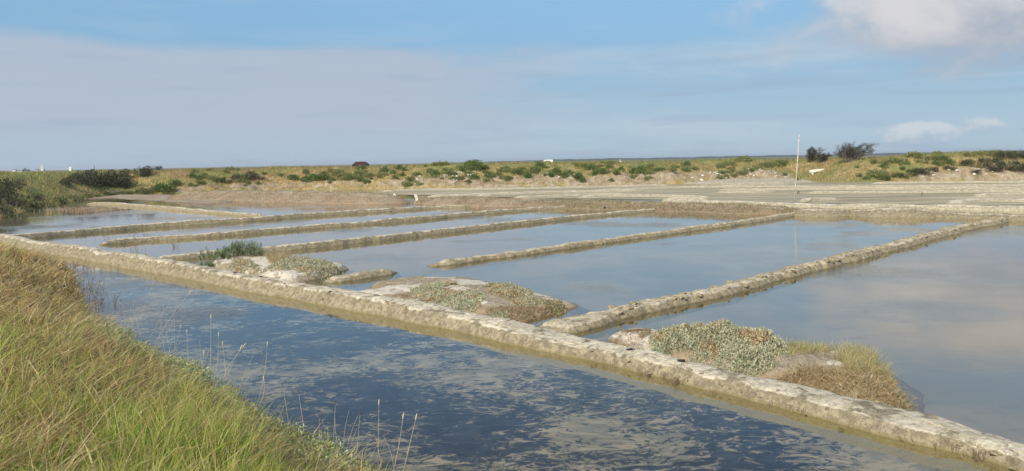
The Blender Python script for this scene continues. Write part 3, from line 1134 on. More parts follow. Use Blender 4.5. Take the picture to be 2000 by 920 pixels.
def leaves(P, D, L, Wd, col):
    """N diamond leaves at P pointing along D"""
    n = len(P)
    D = D / (np.linalg.norm(D, axis=1)[:, None] + 1e-9)
    r = rng.normal(size=(n, 3))
    Sd = np.cross(D, r); Sd /= np.linalg.norm(Sd, axis=1)[:, None] + 1e-9
    Nn = np.cross(D, Sd)
    V = np.zeros((n, 4, 3), np.float32)
    V[:, 0] = P
    mid = P + D * (L * 0.55)[:, None]
    V[:, 1] = mid + Sd * (Wd * .5)[:, None] + Nn * (Wd * .12)[:, None]
    V[:, 2] = P + D * L[:, None]
    V[:, 3] = mid - Sd * (Wd * .5)[:, None] + Nn * (Wd * .12)[:, None]
    b = np.arange(n)[:, None, None] * 4
    Fc = (b + np.array([[0, 1, 2], [0, 2, 3]])[None]).reshape(-1, 3)
    return V.reshape(-1, 3), Fc, np.repeat(col[:, None, :], 4, 1).reshape(-1, 3)


def palette(n, cols, w=None):
    cols = np.asarray(cols, float)
    i = rng.choice(len(cols), n, p=w)
    c = cols[i] * rng.uniform(0.75, 1.25, (n, 1))
    return np.clip(c * rng.uniform(0.93, 1.07, (n, 3)), 0, 0.9)


def merge(parts):
    Vs, Fs, Cs = [], [], []
    o = 0
    for V, Fc, Cl in parts:
        Vs.append(V); Fs.append(Fc + o); Cs.append(Cl); o += len(V)
    return np.concatenate(Vs), np.concatenate(Fs), np.concatenate(Cs)


SILVER = [(0.46, 0.47, 0.31), (0.54, 0.54, 0.38), (0.36, 0.38, 0.23), (0.55, 0.50, 0.34)]
GREENB = [(0.11, 0.18, 0.05), (0.16, 0.22, 0.065), (0.09, 0.145, 0.05), (0.20, 0.23, 0.08)]
DARKB = [(0.08, 0.09, 0.05), (0.11, 0.11, 0.07), (0.06, 0.075, 0.04), (0.15, 0.135, 0.09)]
OLIVE = [(0.21, 0.24, 0.085), (0.28, 0.28, 0.11), (0.16, 0.20, 0.07), (0.34, 0.31, 0.14)]
STRAW = [(0.56, 0.45, 0.26), (0.46, 0.35, 0.2), (0.62, 0.52, 0.33), (0.34, 0.25, 0.14)]


def shrub_cover(name, px_poly, zref, hz, n, height, leaf, cols, label, cat='shrub', group=None, bald=0.0, lump=2.2, woody=True):
    """a low shrub: an uneven cushion of leafy shoots over a patch of mound"""
    poly = np.array([G(a, b, zref) for a, b in px_poly])
    lo = poly.min(0); hi = poly.max(0)
    P = rng.uniform(lo, hi, (n * 4, 2))
    sdist = seg_dist(P, poly, True) + fbm(P[:, 0] * 2.4, P[:, 1] * 2.4, 1.0) * 0.75
    den = fbm(P[:, 0] * 1.6, P[:, 1] * 1.6, 9.0, 3)
    ok = (sdist > 0) & (den > bald - 0.5)
    P = P[ok][:n]; sdist = sdist[ok][:n]
    m = len(P)
    g = hz(P[:, 0], P[:, 1])
    lumps = 0.35 + 2.0 * np.clip(fbm(P[:, 0] * lump, P[:, 1] * lump, 5.0, 4, .6) + 0.2, 0, 0.5)
    top = height * lumps * sstep(sdist, -0.08, 0.34)
    u = rng.uniform(0, 1, m) ** 0.45
    z = g + top * u - 0.01
    Pp = np.stack([P[:, 0], P[:, 1], z], 1)
    D = rng.normal(size=(m, 3)) * 0.75; D[:, 2] = np.abs(D[:, 2]) * 0.8 + 0.55
    Ls = leaf * rng.uniform(0.7, 1.4, m)
    colr = palette(m, cols)
    dead = fbm(P[:, 0] * 3.5, P[:, 1] * 3.5, 14.0, 3) + rng.normal(0, .06, m) > .13
    colr[dead] = palette(int(dead.sum()), STRAW)
    parts = [leaves(Pp, D, Ls, Ls * 0.42, colr)]
    for _ in range(2):   # whorls: further leaves from the same shoot
        D2 = D + rng.normal(size=(m, 3)) * 0.9
        parts.append(leaves(Pp - np.array((0, 0, .6)) * leaf * rng.uniform(0, 1, (m, 1)), D2, Ls * .9, Ls * 0.38, colr * rng.uniform(.85, 1.1, (m, 1))))
    V, Fc, Cl = merge(parts)
    ctr = np.array((P[:, 0].mean(), P[:, 1].mean(), g.mean()))
    e = empty(name, ctr, label, cat, group)
    link('foliage', np_mesh('foliage', V - ctr, Fc, M['leaf'], Cl, smooth=False), e)
    if woody:
        mb = MB()
        for i in rng.choice(m, min(60, m), replace=False):
            b = Vector((P[i, 0] + rng.normal() * .04, P[i, 1] + rng.normal() * .04, g[i] - .03)) - Vector(ctr)
            t = Vector(Pp[i]) - Vector(ctr)
            mid = (b + t) / 2 + Vector((rng.normal() * .02, rng.normal() * .02, 0))
            mb.tube([b, mid, t], [0.006, 0.005, 0.003], 4)
        link('stems', mb.mesh('stems', M['twig']), e, kind='stuff')
    return e


def grass_patch(name, px_poly, zref, hz, n, L, cols, label, cat='grass', group=None, lean=0.8, width=0.007, kind=None, flat=False):
    poly = np.array([G(a, b, zref) for a, b in px_poly])
    lo = poly.min(0); hi = poly.max(0)
    P = rng.uniform(lo, hi, (n * 4, 2))
    sdist = seg_dist(P, poly, True) + fbm(P[:, 0] * 3, P[:, 1] * 3, 1.0) * 0.3
    P = P[sdist > 0][:n]
    m = len(P)
    g = hz(P[:, 0], P[:, 1]) - 0.01
    V, Fc, Cl = blades(np.stack([P[:, 0], P[:, 1], g], 1), L * rng.uniform(.5, 1.3, m), width * rng.uniform(.7, 1.3, m),
                       np.clip(rng.normal(lean, .3, m), 0.1, 1.3), rng.uniform(0, 2 * math.pi, m), palette(m, cols))
    return link(name, np_mesh(name, V, Fc, M['grass'], Cl, smooth=False), None, label, cat, group, kind)


def cover(D, n, L, width, cols, zmin=.06):
    """small plants all over a bank"""
    V = D['V']
    idx = rng.integers(0, len(V), n * 3)
    P = V[idx] + rng.normal(size=(len(idx), 3)) * np.array((.1, .1, 0))
    den = fbm(P[:, 0] * .9, P[:, 1] * .9, 2.0, 3)
    P = P[(P[:, 2] > zmin) & (den > -.12)][:n]
    m_ = len(P)
    Vb, Fb, Cb = blades(P - np.array((0, 0, .02)), L * rng.uniform(.5, 1.4, m_), width * rng.uniform(.7, 1.3, m_), np.clip(rng.normal(.8, .3, m_), .1, 1.3), rng.uniform(0, 6.28, m_), palette(m_, cols))
    link('plant_cover', np_mesh('plant_cover', Vb, Fb, M['grass'], Cb, smooth=False), D['obj'], kind='stuff')


RUSTP = [(0.48, 0.36, 0.24), (0.40, 0.28, 0.18), (0.54, 0.44, 0.30), (0.34, 0.30, 0.16)]
BROWNP = [(0.44, 0.35, 0.22), (0.36, 0.26, 0.16), (0.30, 0.29, 0.14), (0.50, 0.42, 0.28)]
cover(BK[0], 9000, .13, .03, RUSTP)
cover(BK[1], 5000, .11, .03, RUSTP)
cover(BK[2], 12000, .13, .025, BROWNP)
cover(BK[3], 3600, .08, .02, BROWNP, .12)

# ------------------------------------------------------------------ three vegetated mounds


def near_crest(o_pts):
    return None


m1, hz1, _ = patch('mud_mound', [(385, 504, .3), (430, 489, .28), (560, 495, .25), (672, 513, .12), (698, 526, .0), (655, 540, .0), (600, 548, .05), (560, 543, .2), (480, 527, .26), (420, 513, .28)],
                   0.30, 0.45, 0.06, M['mud_mound'], 0.03, 2.5, 'pale mud mound with spiky dark green tufts, against the main dyke', 'mound')
m2, hz2, _ = patch('mud_mound', [(650, 568, .2), (725, 543, .16), (820, 531, .16), (930, 533, .18), (1020, 545, .18), (1110, 577, .1), (1145, 597, 0), (1070, 620, 0), (1015, 630, .08), (960, 624, .18), (880, 606, .2), (760, 582, .2)],
                   0.22, 0.6, 0.05, M['mud_mound'], 0.03, 2.5, 'rounded mud mound carpeted with silvery shrubs and bare white patches', 'mound')
m3, hz3, _ = patch('mud_mound', [(1140, 650, .1), (1250, 632, .12), (1400, 632, .22), (1560, 655, .22), (1690, 668, .2), (1760, 714, .1), (1792, 748, .0), (1775, 796, .0), (1690, 786, .1), (1560, 752, .15), (1400, 717, .16), (1250, 680, .16)],
                   0.25, 0.5, 0.04, M['mud_mound'], 0.03, 3.0, 'mud mound with silvery shrub at one end and straw at the other', 'mound')
for mo, nn in ((m1, 1500), (m2, 2600), (m3, 3000)):
    cover(dict(V=PATCH_V[mo.name], obj=mo), nn, .045, .008, [(0.5, 0.40, 0.25), (0.40, 0.30, 0.18), (0.33, 0.31, 0.16), (0.26, 0.17, 0.1)], .05)
shrub_cover('sea_purslane', [(438, 504), (470, 496), (515, 508), (512, 524), (470, 524)], .4, hz1, 2600, .16, .045, SILVER, 'rounded silvery green shrub beside the spiky dark tufts')
shrub_cover('sea_purslane', [(510, 517), (560, 503), (640, 503), (690, 517), (640, 523), (560, 521)], .35, hz1, 3600, .13, .045, SILVER, 'low spread of silvery shrub on the mound with the spiky tufts')
grass_patch('grass_tuft', [(512, 500), (545, 497), (570, 506), (530, 512)], .35, hz1, 900, .22, STRAW, 'yellow dry grass tuft between silvery shrubs and a pan dyke')


def spiky_tuft(px, py, z, n, height, width, label):
    c2 = G(px, py, z)
    g = float(hz1(np.array([c2[0]]), np.array([c2[1]]))[0])
    e = empty('seablite_tuft', (c2[0], c2[1], g), label, 'plant', 'spiky dark green tufts')
    parts = []
    st = MB()
    for i in range(n * 2):
        bx, by = rng.normal(0, width * .5), rng.normal(0, width * .35)
        hh = height * rng.uniform(.4, 1.05)
        lean = rng.normal(0, .26, 2)
        st.tube([(bx, by, -.05), (bx + lean[0] * hh * .5, by + lean[1] * hh * .5, hh * .5), (bx + lean[0] * hh, by + lean[1] * hh, hh)], [.006, .005, .002], 4)
        k = 46
        u = rng.uniform(0.1, 1, k)
        P = np.stack([bx + lean[0] * hh * u, by + lean[1] * hh * u, hh * u], 1)
        D = rng.normal(size=(k, 3)); D[:, 2] = np.abs(D[:, 2]) + .6
        parts.append(leaves(P, D, rng.uniform(.05, .09, k), np.full(k, .014), palette(k, [(0.22, 0.28, 0.14), (0.27, 0.32, 0.17), (0.16, 0.22, 0.11)])))
    V, Fc, Cl = merge(parts)
    link('foliage', np_mesh('foliage', V, Fc, M['leaf'], Cl, smooth=False), e)
    link('stems', st.mesh('stems', M['twig']), e, kind='stuff')


for a in [(404, 503, .35, 16, .30, .5), (424, 499, .35, 16, .34, .5), (441, 496, .35, 14, .36, .4), (461, 494, .36, 16, .46, .3), (487, 494, .36, 14, .44, .3), (497, 497, .36, 10, .34, .3)]:
    spiky_tuft(*a, 'upright spiky dark green tuft on the mound behind the main dyke')

shrub_cover('sea_purslane', [(792, 577), (790, 554), (850, 540), (930, 544), (960, 567), (900, 592), (860, 594)], .35, hz2, 7500, .085, .038, SILVER, 'grey-green shrub cushion beside the cracked bare end of the rounded mound', bald=0.30)
shrub_cover('sea_purslane', [(940, 543), (1020, 547), (1035, 561), (1080, 571), (1040, 583), (980, 571), (945, 563)], .35, hz2, 5200, .10, .038, [(0.46, 0.42, 0.27), (0.42, 0.40, 0.25), (0.50, 0.45, 0.31)], 'yellowish grey shrub along the pan side of the rounded mound', bald=0.28)
shrub_cover('sea_purslane', [(890, 600), (960, 590), (1010, 592), (1000, 606), (930, 615)], .3, hz2, 2600, .08, .036, SILVER, 'small grey shrub between bare white patches of the rounded mound', bald=0.30)
shrub_cover('sea_purslane', [(1040, 581), (1095, 579), (1128, 592), (1080, 600)], .2, hz2, 1800, .08, .04, [(0.42, 0.37, 0.23), (0.36, 0.26, 0.16), (0.26, 0.26, 0.12)], 'brownish low shrub at the tip of the rounded mound', bald=0.35)
grass_patch('glasswort_mat', [(930, 622), (960, 606), (1030, 600), (1110, 597), (1060, 615), (1000, 626)], .12, hz2, 3800, .07, [(0.46, 0.31, 0.2), (0.54, 0.41, 0.27), (0.36, 0.33, 0.15)], 'red-brown mat of small plants on the waterside of the rounded mound', 'plants', lean=.9, width=.011)
grass_patch('glasswort_mat', [(705, 580), (760, 568), (800, 566), (800, 590), (770, 592)], .22, hz2, 2400, .05, [(0.38, 0.25, 0.16), (0.44, 0.31, 0.2), (0.28, 0.24, 0.11)], 'red-brown mat of small plants below the cracked bare mud', 'plants', lean=.9, width=.011)
shrub_cover('sea_purslane', [(1262, 659), (1275, 639), (1340, 631), (1440, 633), (1525, 659), (1530, 681), (1478, 697), (1420, 685), (1340, 667)], .33, hz3, 13000, .27, .036, SILVER,
            'largest bushy silvery green shrub beside the broad crumbly dyke', lump=1.6)
grass_patch('straw_litter', [(1255, 678), (1300, 672), (1400, 694), (1475, 708), (1560, 720), (1500, 728), (1400, 712), (1300, 692)], .25, hz3, 5200, .10, [(0.62, 0.48, 0.32), (0.52, 0.38, 0.24), (0.42, 0.30, 0.19)], 'dead pinkish stems along the foot of the largest silvery shrub', 'dead stems', lean=1.0, width=.006)
grass_patch('dry_grass_tuft', [(1528, 661), (1560, 653), (1640, 661), (1600, 675), (1540, 683)], .33, hz3, 900, .15, [(0.56, 0.47, 0.22), (0.62, 0.53, 0.3), (0.36, 0.36, 0.14)], 'short yellow grass between the largest shrub and the bare hump', lean=.7, width=.005)
grass_patch('dry_grass_tuft', [(1630, 684), (1660, 666), (1705, 670), (1735, 706), (1700, 716), (1650, 706)], .33, hz3, 2600, .22, [(0.52, 0.44, 0.20), (0.60, 0.51, 0.27), (0.34, 0.34, 0.13), (0.64, 0.55, 0.34)], 'tall yellow-green grass tuft next to the bare white hump', lean=.75, width=.005)
grass_patch('dry_grass_tuft', [(1505, 722), (1570, 712), (1640, 714), (1725, 716), (1775, 745), (1768, 780), (1700, 775), (1600, 745)], .25, hz3, 7000, .15, [(0.62, 0.50, 0.29), (0.54, 0.42, 0.23), (0.68, 0.57, 0.38), (0.42, 0.33, 0.17)], 'tangled straw-coloured grass hanging over the waterside end of the mound', lean=1.2, width=.009)
grass_patch('glasswort_mat', [(1160, 654), (1245, 642), (1275, 650), (1262, 672), (1200, 668)], .15, hz3, 3200, .05, [(0.36, 0.24, 0.15), (0.42, 0.29, 0.18), (0.26, 0.22, 0.1)], 'reddish brown mat between the broad dyke and the largest shrub', 'plants', lean=1.0, width=.008)

# ------------------------------------------------------------------ near grassy bank
EDGE_ARR = np.array(EDGE)
bank_poly = np.concatenate([EDGE_ARR, np.array([(8.0, -14.0), (-40.0, -14.0), (-40.0, 31.0)])])


def bank_s(P):
    return seg_dist(P, bank_poly, True)


def bank_z(x, y):
    P = np.stack([np.ravel(x), np.ravel(y)], 1)
    s = bank_s(P)
    d = P[:, 1]
    top = np.interp(d, [0, 10, 18, 26, 40], [1.35, 1.35, 1.15, 0.7, 0.6])
    z = np.where(s < 0, np.maximum(-0.3, s * 0.6), top * sstep(s, -1.2, 3.4) * 1.0 - top * sstep(0, -1.2, 3.4) * (1 - sstep(s, 0, 2.5)))
    z = z + fbm(P[:, 0] * 1.1, P[:, 1] * 1.1, 6.0, 4) * 0.22 * sstep(s, 0, .8)
    return z.reshape(np.shape(x))


bx = np.arange(-30, 8.0, 0.15); by = np.arange(-6, 34.0, 0.15)
BX, BY = np.meshgrid(bx, by, indexing='ij')
BZ = bank_z(BX, BY)
Fq = grid_faces(*BX.shape)
keep = (BZ.ravel()[Fq] > -0.29).any(1)
Fq = Fq[keep]; used = np.unique(Fq); remap = np.full(BX.size, -1); remap[used] = np.arange(len(used))
link('bank', np_mesh('bank', np.stack([BX, BY, BZ], -1).reshape(-1, 3)[used], remap[Fq], M['bank_soil']), kind='structure')

# candidates in view: distance-weighted scatter
NB = 330000
dd = rng.uniform(0, 1, NB * 3)
dist = 2.6 * (30 / 2.6) ** (dd ** 1.15)
ang = rng.uniform(-0.72, 0.42, NB * 3)
PX = np.sin(ang) * dist; PY = np.cos(ang) * dist
P2 = np.stack([PX, PY], 1)
sv = bank_s(P2)
frz = sstep(dist, 5.0, 6.5) * (1 - sstep(dist, 12.5, 14))
ok = (sv > -0.06 + 0.66 * frz * rng.uniform(0.55, 1.15, len(sv))) & (sv < 9)
P2 = P2[ok][:NB]; sv = sv[ok][:NB]; dist = dist[ok][:NB]
cl = fbm(P2[:, 0] * 6.0, P2[:, 1] * 6.0, 4.0, 2)
kp = rng.uniform(0, 1, len(P2)) < np.clip(.42 + cl * 2.4, .10, 1)
P2 = P2[kp]; sv = sv[kp]; dist = dist[kp]
zz = bank_z(P2[:, 0], P2[:, 1])
n1 = fbm(P2[:, 0] * 0.55, P2[:, 1] * 0.55, 3.0, 3)
n2 = fbm(P2[:, 0] * 2.1, P2[:, 1] * 2.1, 8.0, 3)
n3 = fbm(P2[:, 0] * 5.0, P2[:, 1] * 5.0, 2.0, 3)
dry = np.clip(sstep(dist, 5.2, 9.0) * 0.85 + n1 * 2.6 + n2 * 1.6 + 0.06, 0.04, 0.96)
dry = np.maximum(dry, sstep(dist, 7.0, 11.0) * .82 + n2 * .5)
# straw heap in the near left corner
corner = G(90, 905, 1.2)
dry = np.maximum(dry, 0.9 * sstep(np.hypot(P2[:, 0] - corner[0], P2[:, 1] - corner[1]), .55, .15))
isdry = rng.uniform(0, 1, len(P2)) < dry
gcol = palette(len(P2), [(0.33, 0.42, 0.06), (0.47, 0.52, 0.10), (0.24, 0.33, 0.05), (0.58, 0.55, 0.17)])
dcol = palette(len(P2), [(0.62, 0.49, 0.21), (0.72, 0.60, 0.33), (0.48, 0.35, 0.14), (0.34, 0.21, 0.09), (0.56, 0.49, 0.17)], [.28, .24, .2, .12, .16])
colr = np.where(isdry[:, None], dcol, gcol)
Lb = np.where(isdry, 0.30, 0.40) * rng.uniform(.5, 1.25, len(P2)) * (0.5 + 1.7 * np.clip(n2 + .2 + .5 * n3, 0, .6)) * (0.45 + 0.55 * sstep(sv, 0.0, 0.7))
Wb = np.maximum(0.006, 0.0010 * dist) * rng.uniform(.6, 1.3, len(P2)) * np.where(rng.uniform(0, 1, len(P2)) < .08, 1.9, 1)
leanb = np.clip(rng.normal(np.where(isdry, .8, .55), .36), .05, 1.3)
# neighbouring blades lean the same way
azb = 2.4 * math.pi * (n2 + n3) + np.where(rng.uniform(0, 1, len(P2)) < .5, rng.uniform(-3.1, 3.1, len(P2)), rng.normal(0, 1.2, len(P2))) + 0.6
B1 = blades(np.stack([P2[:, 0], P2[:, 1], zz - .02], 1), Lb, Wb, leanb, azb, colr)
# loose pale stems lying across the sward
pick = rng.choice(len(P2), 9000, replace=False)
B2 = blades(np.stack([P2[pick, 0], P2[pick, 1], zz[pick]], 1), rng.uniform(.32, .62, 9000) * (.5 + .5 * sstep(sv[pick], 0, .6)), Wb[pick] * .55, rng.uniform(.15, 1.3, 9000), rng.uniform(0, 6.28, 9000),
            palette(9000, [(0.66, 0.57, 0.34), (0.55, 0.44, 0.22), (0.44, 0.40, 0.16), (0.34, 0.24, 0.12)]), .8)
# flattened dead thatch, mostly on the older part of the sward
w_ = np.clip(.15 + sstep(dist, 5.5, 9.0) + n1 * 1.5, .05, 1.2) * (.02 + sstep(sv, .75, 1.1) + sstep(dist, 13, 15))
pick = rng.choice(len(P2), 26000, replace=False, p=w_ / w_.sum())
B3 = blades(np.stack([P2[pick, 0], P2[pick, 1], zz[pick] + rng.uniform(.0, .16, 26000) * sstep(sv[pick], 0, .5)], 1), rng.uniform(.15, .4, 26000), Wb[pick] * 1.1, rng.uniform(.9, 1.32, 26000), rng.uniform(0, 6.28, 26000),
            palette(26000, [(0.70, 0.57, 0.29), (0.60, 0.46, 0.2), (0.48, 0.33, 0.15), (0.36, 0.22, 0.1)]), .7)
V, Fc, Cl = merge([B1, B2, B3])
o = link('grass', np_mesh('grass', V, Fc, M['grass'], Cl, smooth=False), kind='stuff')
tag(o, 'long green and straw-yellow grass covering the near bank', 'grass')

# silvery purslane fringe at the foot of the near bank
n = 42000
tpar = rng.uniform(0, 1, n * 3)
dist = 5.5 + tpar * 9.5
ang = rng.uniform(-0.6, 0.1, n * 3)
P2 = np.stack([np.sin(ang) * dist, np.cos(ang) * dist], 1)
sv = bank_s(P2) + fbm(P2[:, 0] * 1.2, P2[:, 1] * 1.2, 4.0) * 0.5
ok = (sv > 0.0) & (sv < 0.8)
P2 = P2[ok][:n]; sv = sv[ok][:n]
g = bank_z(P2[:, 0], P2[:, 1])
hh = 0.36 * (0.5 + 1.3 * np.clip(fbm(P2[:, 0] * 2.5, P2[:, 1] * 2.5, 7.0) + .25, 0, .6)) * sstep(sv, 0, .2)
Pp = np.stack([P2[:, 0], P2[:, 1], g + hh * rng.uniform(0, 1, len(P2)) ** .5], 1)
D = rng.normal(size=(len(P2), 3)); D[:, 2] = np.abs(D[:, 2]) + .7
Ls = rng.uniform(.022, .042, len(P2))
cpal = palette(len(P2), [(0.50, 0.52, 0.27), (0.58, 0.58, 0.34), (0.42, 0.44, 0.2), (0.36, 0.40, 0.14)])
V, Fc, Cl = merge([leaves(Pp, D, Ls, Ls * .4, cpal), leaves(Pp, D + rng.normal(size=D.shape), Ls, Ls * .4, cpal * .92), leaves(Pp, D + rng.normal(size=D.shape), Ls, Ls * .4, cpal * 1.05)])
o = link('sea_purslane_fringe', np_mesh('sea_purslane_fringe', V, Fc, M['leaf'], Cl, smooth=False), kind='stuff')
tag(o, 'silvery green succulent fringe between the near grass and the channel', 'plants')

# tall single stalks standing out over the channel


def bank_hit(px, py):
    d = ray(px, py)
    t = np.arange(2.0, 40.0, .05)
    X = d.x * t; Y = d.y * t; Z = CAM_H + d.z * t
    bz = bank_z(X, Y)
    i = np.argmax(Z < np.maximum(bz, 0))
    return Vector((X[i], Y[i], max(bz[i], 0) - .03))


def stalk(top, base, head, r, label, group, bend=0.0, hl=0.07, hr=0.008):
    b = bank_hit(*base)
    t = PD(top[0], top[1], b.y + random.uniform(-.1, .15))
    e = empty('grass_stalk', b, label, 'grass stalk', group)
    t = t - b
    side = Vector((t.z, 0, -t.x)).normalized() * bend
    path = [Vector((0, 0, 0)).lerp(t, u) + side * math.sin(u * math.pi) for u in (0, .25, .5, .75, .92, 1)]
    link('stem', MB().tube(path, [r, r * .95, r * .85, r * .7, r * .55, r * .5], 5).mesh('stem', M['straw'], True), e)
    dr = (path[-1] - path[-2]).normalized()
    if head:
        mat = M['seed'] if head == 'pale' else M['seed_dark']
        mb = MB()
        p0 = path[-1] - dr * hl * .25
        mb.tube([p0, p0 + dr * hl * .2, p0 + dr * hl * .55, p0 + dr * hl * .85, p0 + dr * hl], [r * .6, hr * .8, hr, hr * .7, r * .3], 6)
        for k in range(26):
            u = random.uniform(.05, .95)
            p = p0 + dr * hl * u
            q = Vector((random.gauss(0, 1), random.gauss(0, 1), random.gauss(0, 1))).normalized()
            w = (dr * .9 + q * .8).normalized()
            sd_ = w.cross(q).normalized() * .0018
            mb.add([p - sd_, p + sd_, p + w * hr * 2.4], [(0, 1, 2)])
        link('seed_head', mb.mesh('seed_head', mat), e)


pale = 'slender dry stalk with a pale seed head rising over the channel'
for tp, bs, bend in [((412, 620), (411, 742), .0), ((476, 676), (424, 770), -.05), ((470, 680), (432, 775), -.03), ((522, 674), (505, 780), .02), ((427, 655), (418, 745), .02),
                     ((370, 572), (292, 690), -.04), ((398, 690), (384, 738), .02), ((740, 790), (738, 905), .0), ((787, 816), (766, 925), .01), ((812, 818), (786, 925), .0),
                     ((515, 741), (498, 800), .05), ((352, 640), (330, 705), .02), ((435, 672), (440, 745), .01), ((365, 650), (368, 720), .0)]:
    stalk(tp, bs, 'pale', .0032, pale, 'pale dry stalks on the near bank', bend)
darkl = 'grass stalk with a dark narrow seed head at the water edge'
for tp, bs, bend in [((230, 582), (226, 640), .0), ((237, 588), (246, 650), .02), ((262, 606), (256, 660), .0), ((303, 545), (268, 640), -.02), ((345, 608), (300, 690), .03), ((322, 600), (282, 670), .03),
                     ((583, 766), (596, 850), .0), ((553, 757), (566, 838), .0), ((655, 790), (650, 880), .0), ((703, 810), (696, 895), .0), ((628, 815), (640, 880), .01)]:
    stalk(tp, bs, 'dark', .0028, darkl, 'stalks with dark seed heads', bend, .075, .006)
bare_l = 'thin bare dry stalk leaning out of the near grass'
for i in range(26):
    bpx = random.choice([(330, 700), (400, 745), (450, 770), (560, 845), (650, 890), (690, 905), (740, 925), (200, 640), (270, 680)])
    bs = (bpx[0] + random.uniform(-30, 30), bpx[1] + random.uniform(0, 20))
    tp = (bs[0] + random.uniform(-28, 32), bs[1] - random.uniform(50, 95))
    stalk(tp, bs, None, .0022, bare_l, 'bare stalks on the near bank', random.uniform(-.04, .04))

# brown twiggy plants where the bank meets the channel
def twig_clump(x, y, z, n, h, sp, label, group, mat='twig', r=.006, name='twig_clump'):
    e = empty(name, (x, y, z), label, 'twigs', group)
    mb = MB()
    for i in range(n):
        a = random.uniform(0, 6.28); l = h * random.uniform(.5, 1.1)
        bx_, by_ = random.gauss(0, sp), random.gauss(0, sp * .6)
        tip = Vector((bx_ + math.cos(a) * l * random.uniform(.1, .6), by_ + math.sin(a) * l * .4, l * random.uniform(.5, 1)))
        b = Vector((bx_, by_, -.05))
        mid = (b + tip) / 2 + Vector((random.gauss(0, .02), random.gauss(0, .02), .02))
        mb.tube([b, mid, tip], [r, r * .8, r * .4], 4)
        for q in range(2):
            p = mid.lerp(tip, random.uniform(.1, .7))
            mb.tube([p, p + Vector((random.gauss(0, .3), random.gauss(0, .2), random.uniform(.1, .5))) * l * .4], [r * .6, r * .3], 3)
    link('stems', mb.mesh('stems', M[mat]), e, kind='stuff')
    return e


for (px, py, nn, hgt, sp) in [(150, 532, 40, .22, .35), (118, 522, 40, .25, .4), (178, 565, 22, .4, .15), (200, 590, 14, .45, .12), (165, 600, 26, .4, .25)]:
    b = bank_hit(px, py)
    twig_clump(b.x, b.y, b.z, nn, hgt, sp, 'brown twiggy plant on the mud tip where grass meets the channel', 'twiggy plants at the bank tip')
for (px, py, nn, hgt, sp) in [(240, 466, 12, .28, .6), (262, 464, 12, .28, .5), (268, 490, 14, .3, .25), (342, 483, 12, .25, .2), (300, 461, 8, .16, .4)]:
    g2 = G(px, py, 0)
    twig_clump(g2[0], g2[1], 0, nn, hgt, sp, 'dead brown twigs standing in the narrow pans', 'dead twigs in the narrow pans')
for (px, py, nn, hgt, sp) in [(150, 412, 60, .35, 1.2), (172, 412, 70, .4, 1.3), (190, 411, 50, .35, 1.1), (215, 412, 40, .2, 1.2), (128, 408, 40, .2, .9), (262, 428, 14, .1, .8), (330, 424, 12, .12, .8), (480, 397, 40, .2, 1.5), (440, 396, 40, .2, 1.5)]:
    g2 = G(px, py, 0)
    twig_clump(g2[0], g2[1], 0, nn, hgt, sp, 'brown dead plants half drowned in the left pool', 'half drowned plants of the left pool', mat='dead', r=.02)

# sprigs on the flank of the main dyke
for i in range(34):
    px = random.uniform(1150, 2000)
    py = np.interp(px, [1150, 1300, 1500, 1700, 1850, 2000], [702, 738, 785, 833, 868, 912]) + random.uniform(-8, 4)
    g2 = G(px, py, .05)
    twig_clump(g2[0], g2[1], .04, 6, random.uniform(.05, .10), .03, 'tiny dark sprig rooted in the flank of the main dyke', 'sprigs on the main dyke', r=.0022, name='sprig')

# ------------------------------------------------------------------ embankment vegetation
n = 75000
ii = rng.integers(20, len(emb_th) - 20, n)
tof = rng.uniform(0.0, 15.0, n)
ths_ = emb_th[ii] + rng.uniform(-.003, .003, n)
r_ = eR[ii] + tof
X = CTR[0] + np.sin(ths_) * r_; Y = CTR[1] + np.cos(ths_) * r_
pxs = px_of(X, Y)
okv = (Y > 18) & (pxs > -250) & (pxs < 2250)
X, Y, tof, pxs = X[okv], Y[okv], tof[okv], pxs[okv]
Z = emb_height(tof, pxs, X, Y)
sv_ = np.interp(pxs, steep_px, steep_v)
nb = fbm(X * .5, Y * .5, 3.0, 4)
bare_ = np.clip(1.0 - np.abs(tof - 1.6) / 2.8, 0, 1) * sv_
keep = (rng.uniform(0, 1, len(X)) > bare_ * 0.9 - nb * 1.8) & (nb > -.28) & (Z > 0.05)
X, Y, Z, tof, pxs, nb = X[keep], Y[keep], Z[keep], tof[keep], pxs[keep], nb[keep]
gr = np.clip(fbm(X * .16, Y * .16, 11.0, 4) * 2.6 + np.interp(pxs, [0, 200, 350, 700, 1000, 1300, 1560, 1700, 2000], [.9, .85, .45, .35, .5, .6, .75, .85, .85]) + .12 * (tof > 6), .03, .92)
isg = rng.uniform(0, 1, len(X)) < gr
cg = palette(len(X), [(0.27, 0.31, 0.10), (0.36, 0.39, 0.13), (0.20, 0.27, 0.07), (0.42, 0.38, 0.17)])
cd = palette(len(X), [(0.50, 0.37, 0.19), (0.43, 0.29, 0.15), (0.56, 0.43, 0.25), (0.33, 0.21, 0.11)])
V, Fc, Cl = blades(np.stack([X, Y, Z - .03], 1), rng.uniform(.18, .48, len(X)) * (1 + 1.2 * np.clip(fbm(X * .6, Y * .6, 5., 3), -.2, .5)), rng.uniform(.03, .06, len(X)), np.clip(rng.normal(.6, .25, len(X)), .1, 1.2), rng.uniform(0, 6.28, len(X)), np.where(isg[:, None], cg, cd))
o = link('embankment_grass', np_mesh('embankment_grass', V, Fc, M['grass'], Cl, smooth=False), kind='stuff')
tag(o, 'dry straw and olive grass covering the far embankment', 'grass')


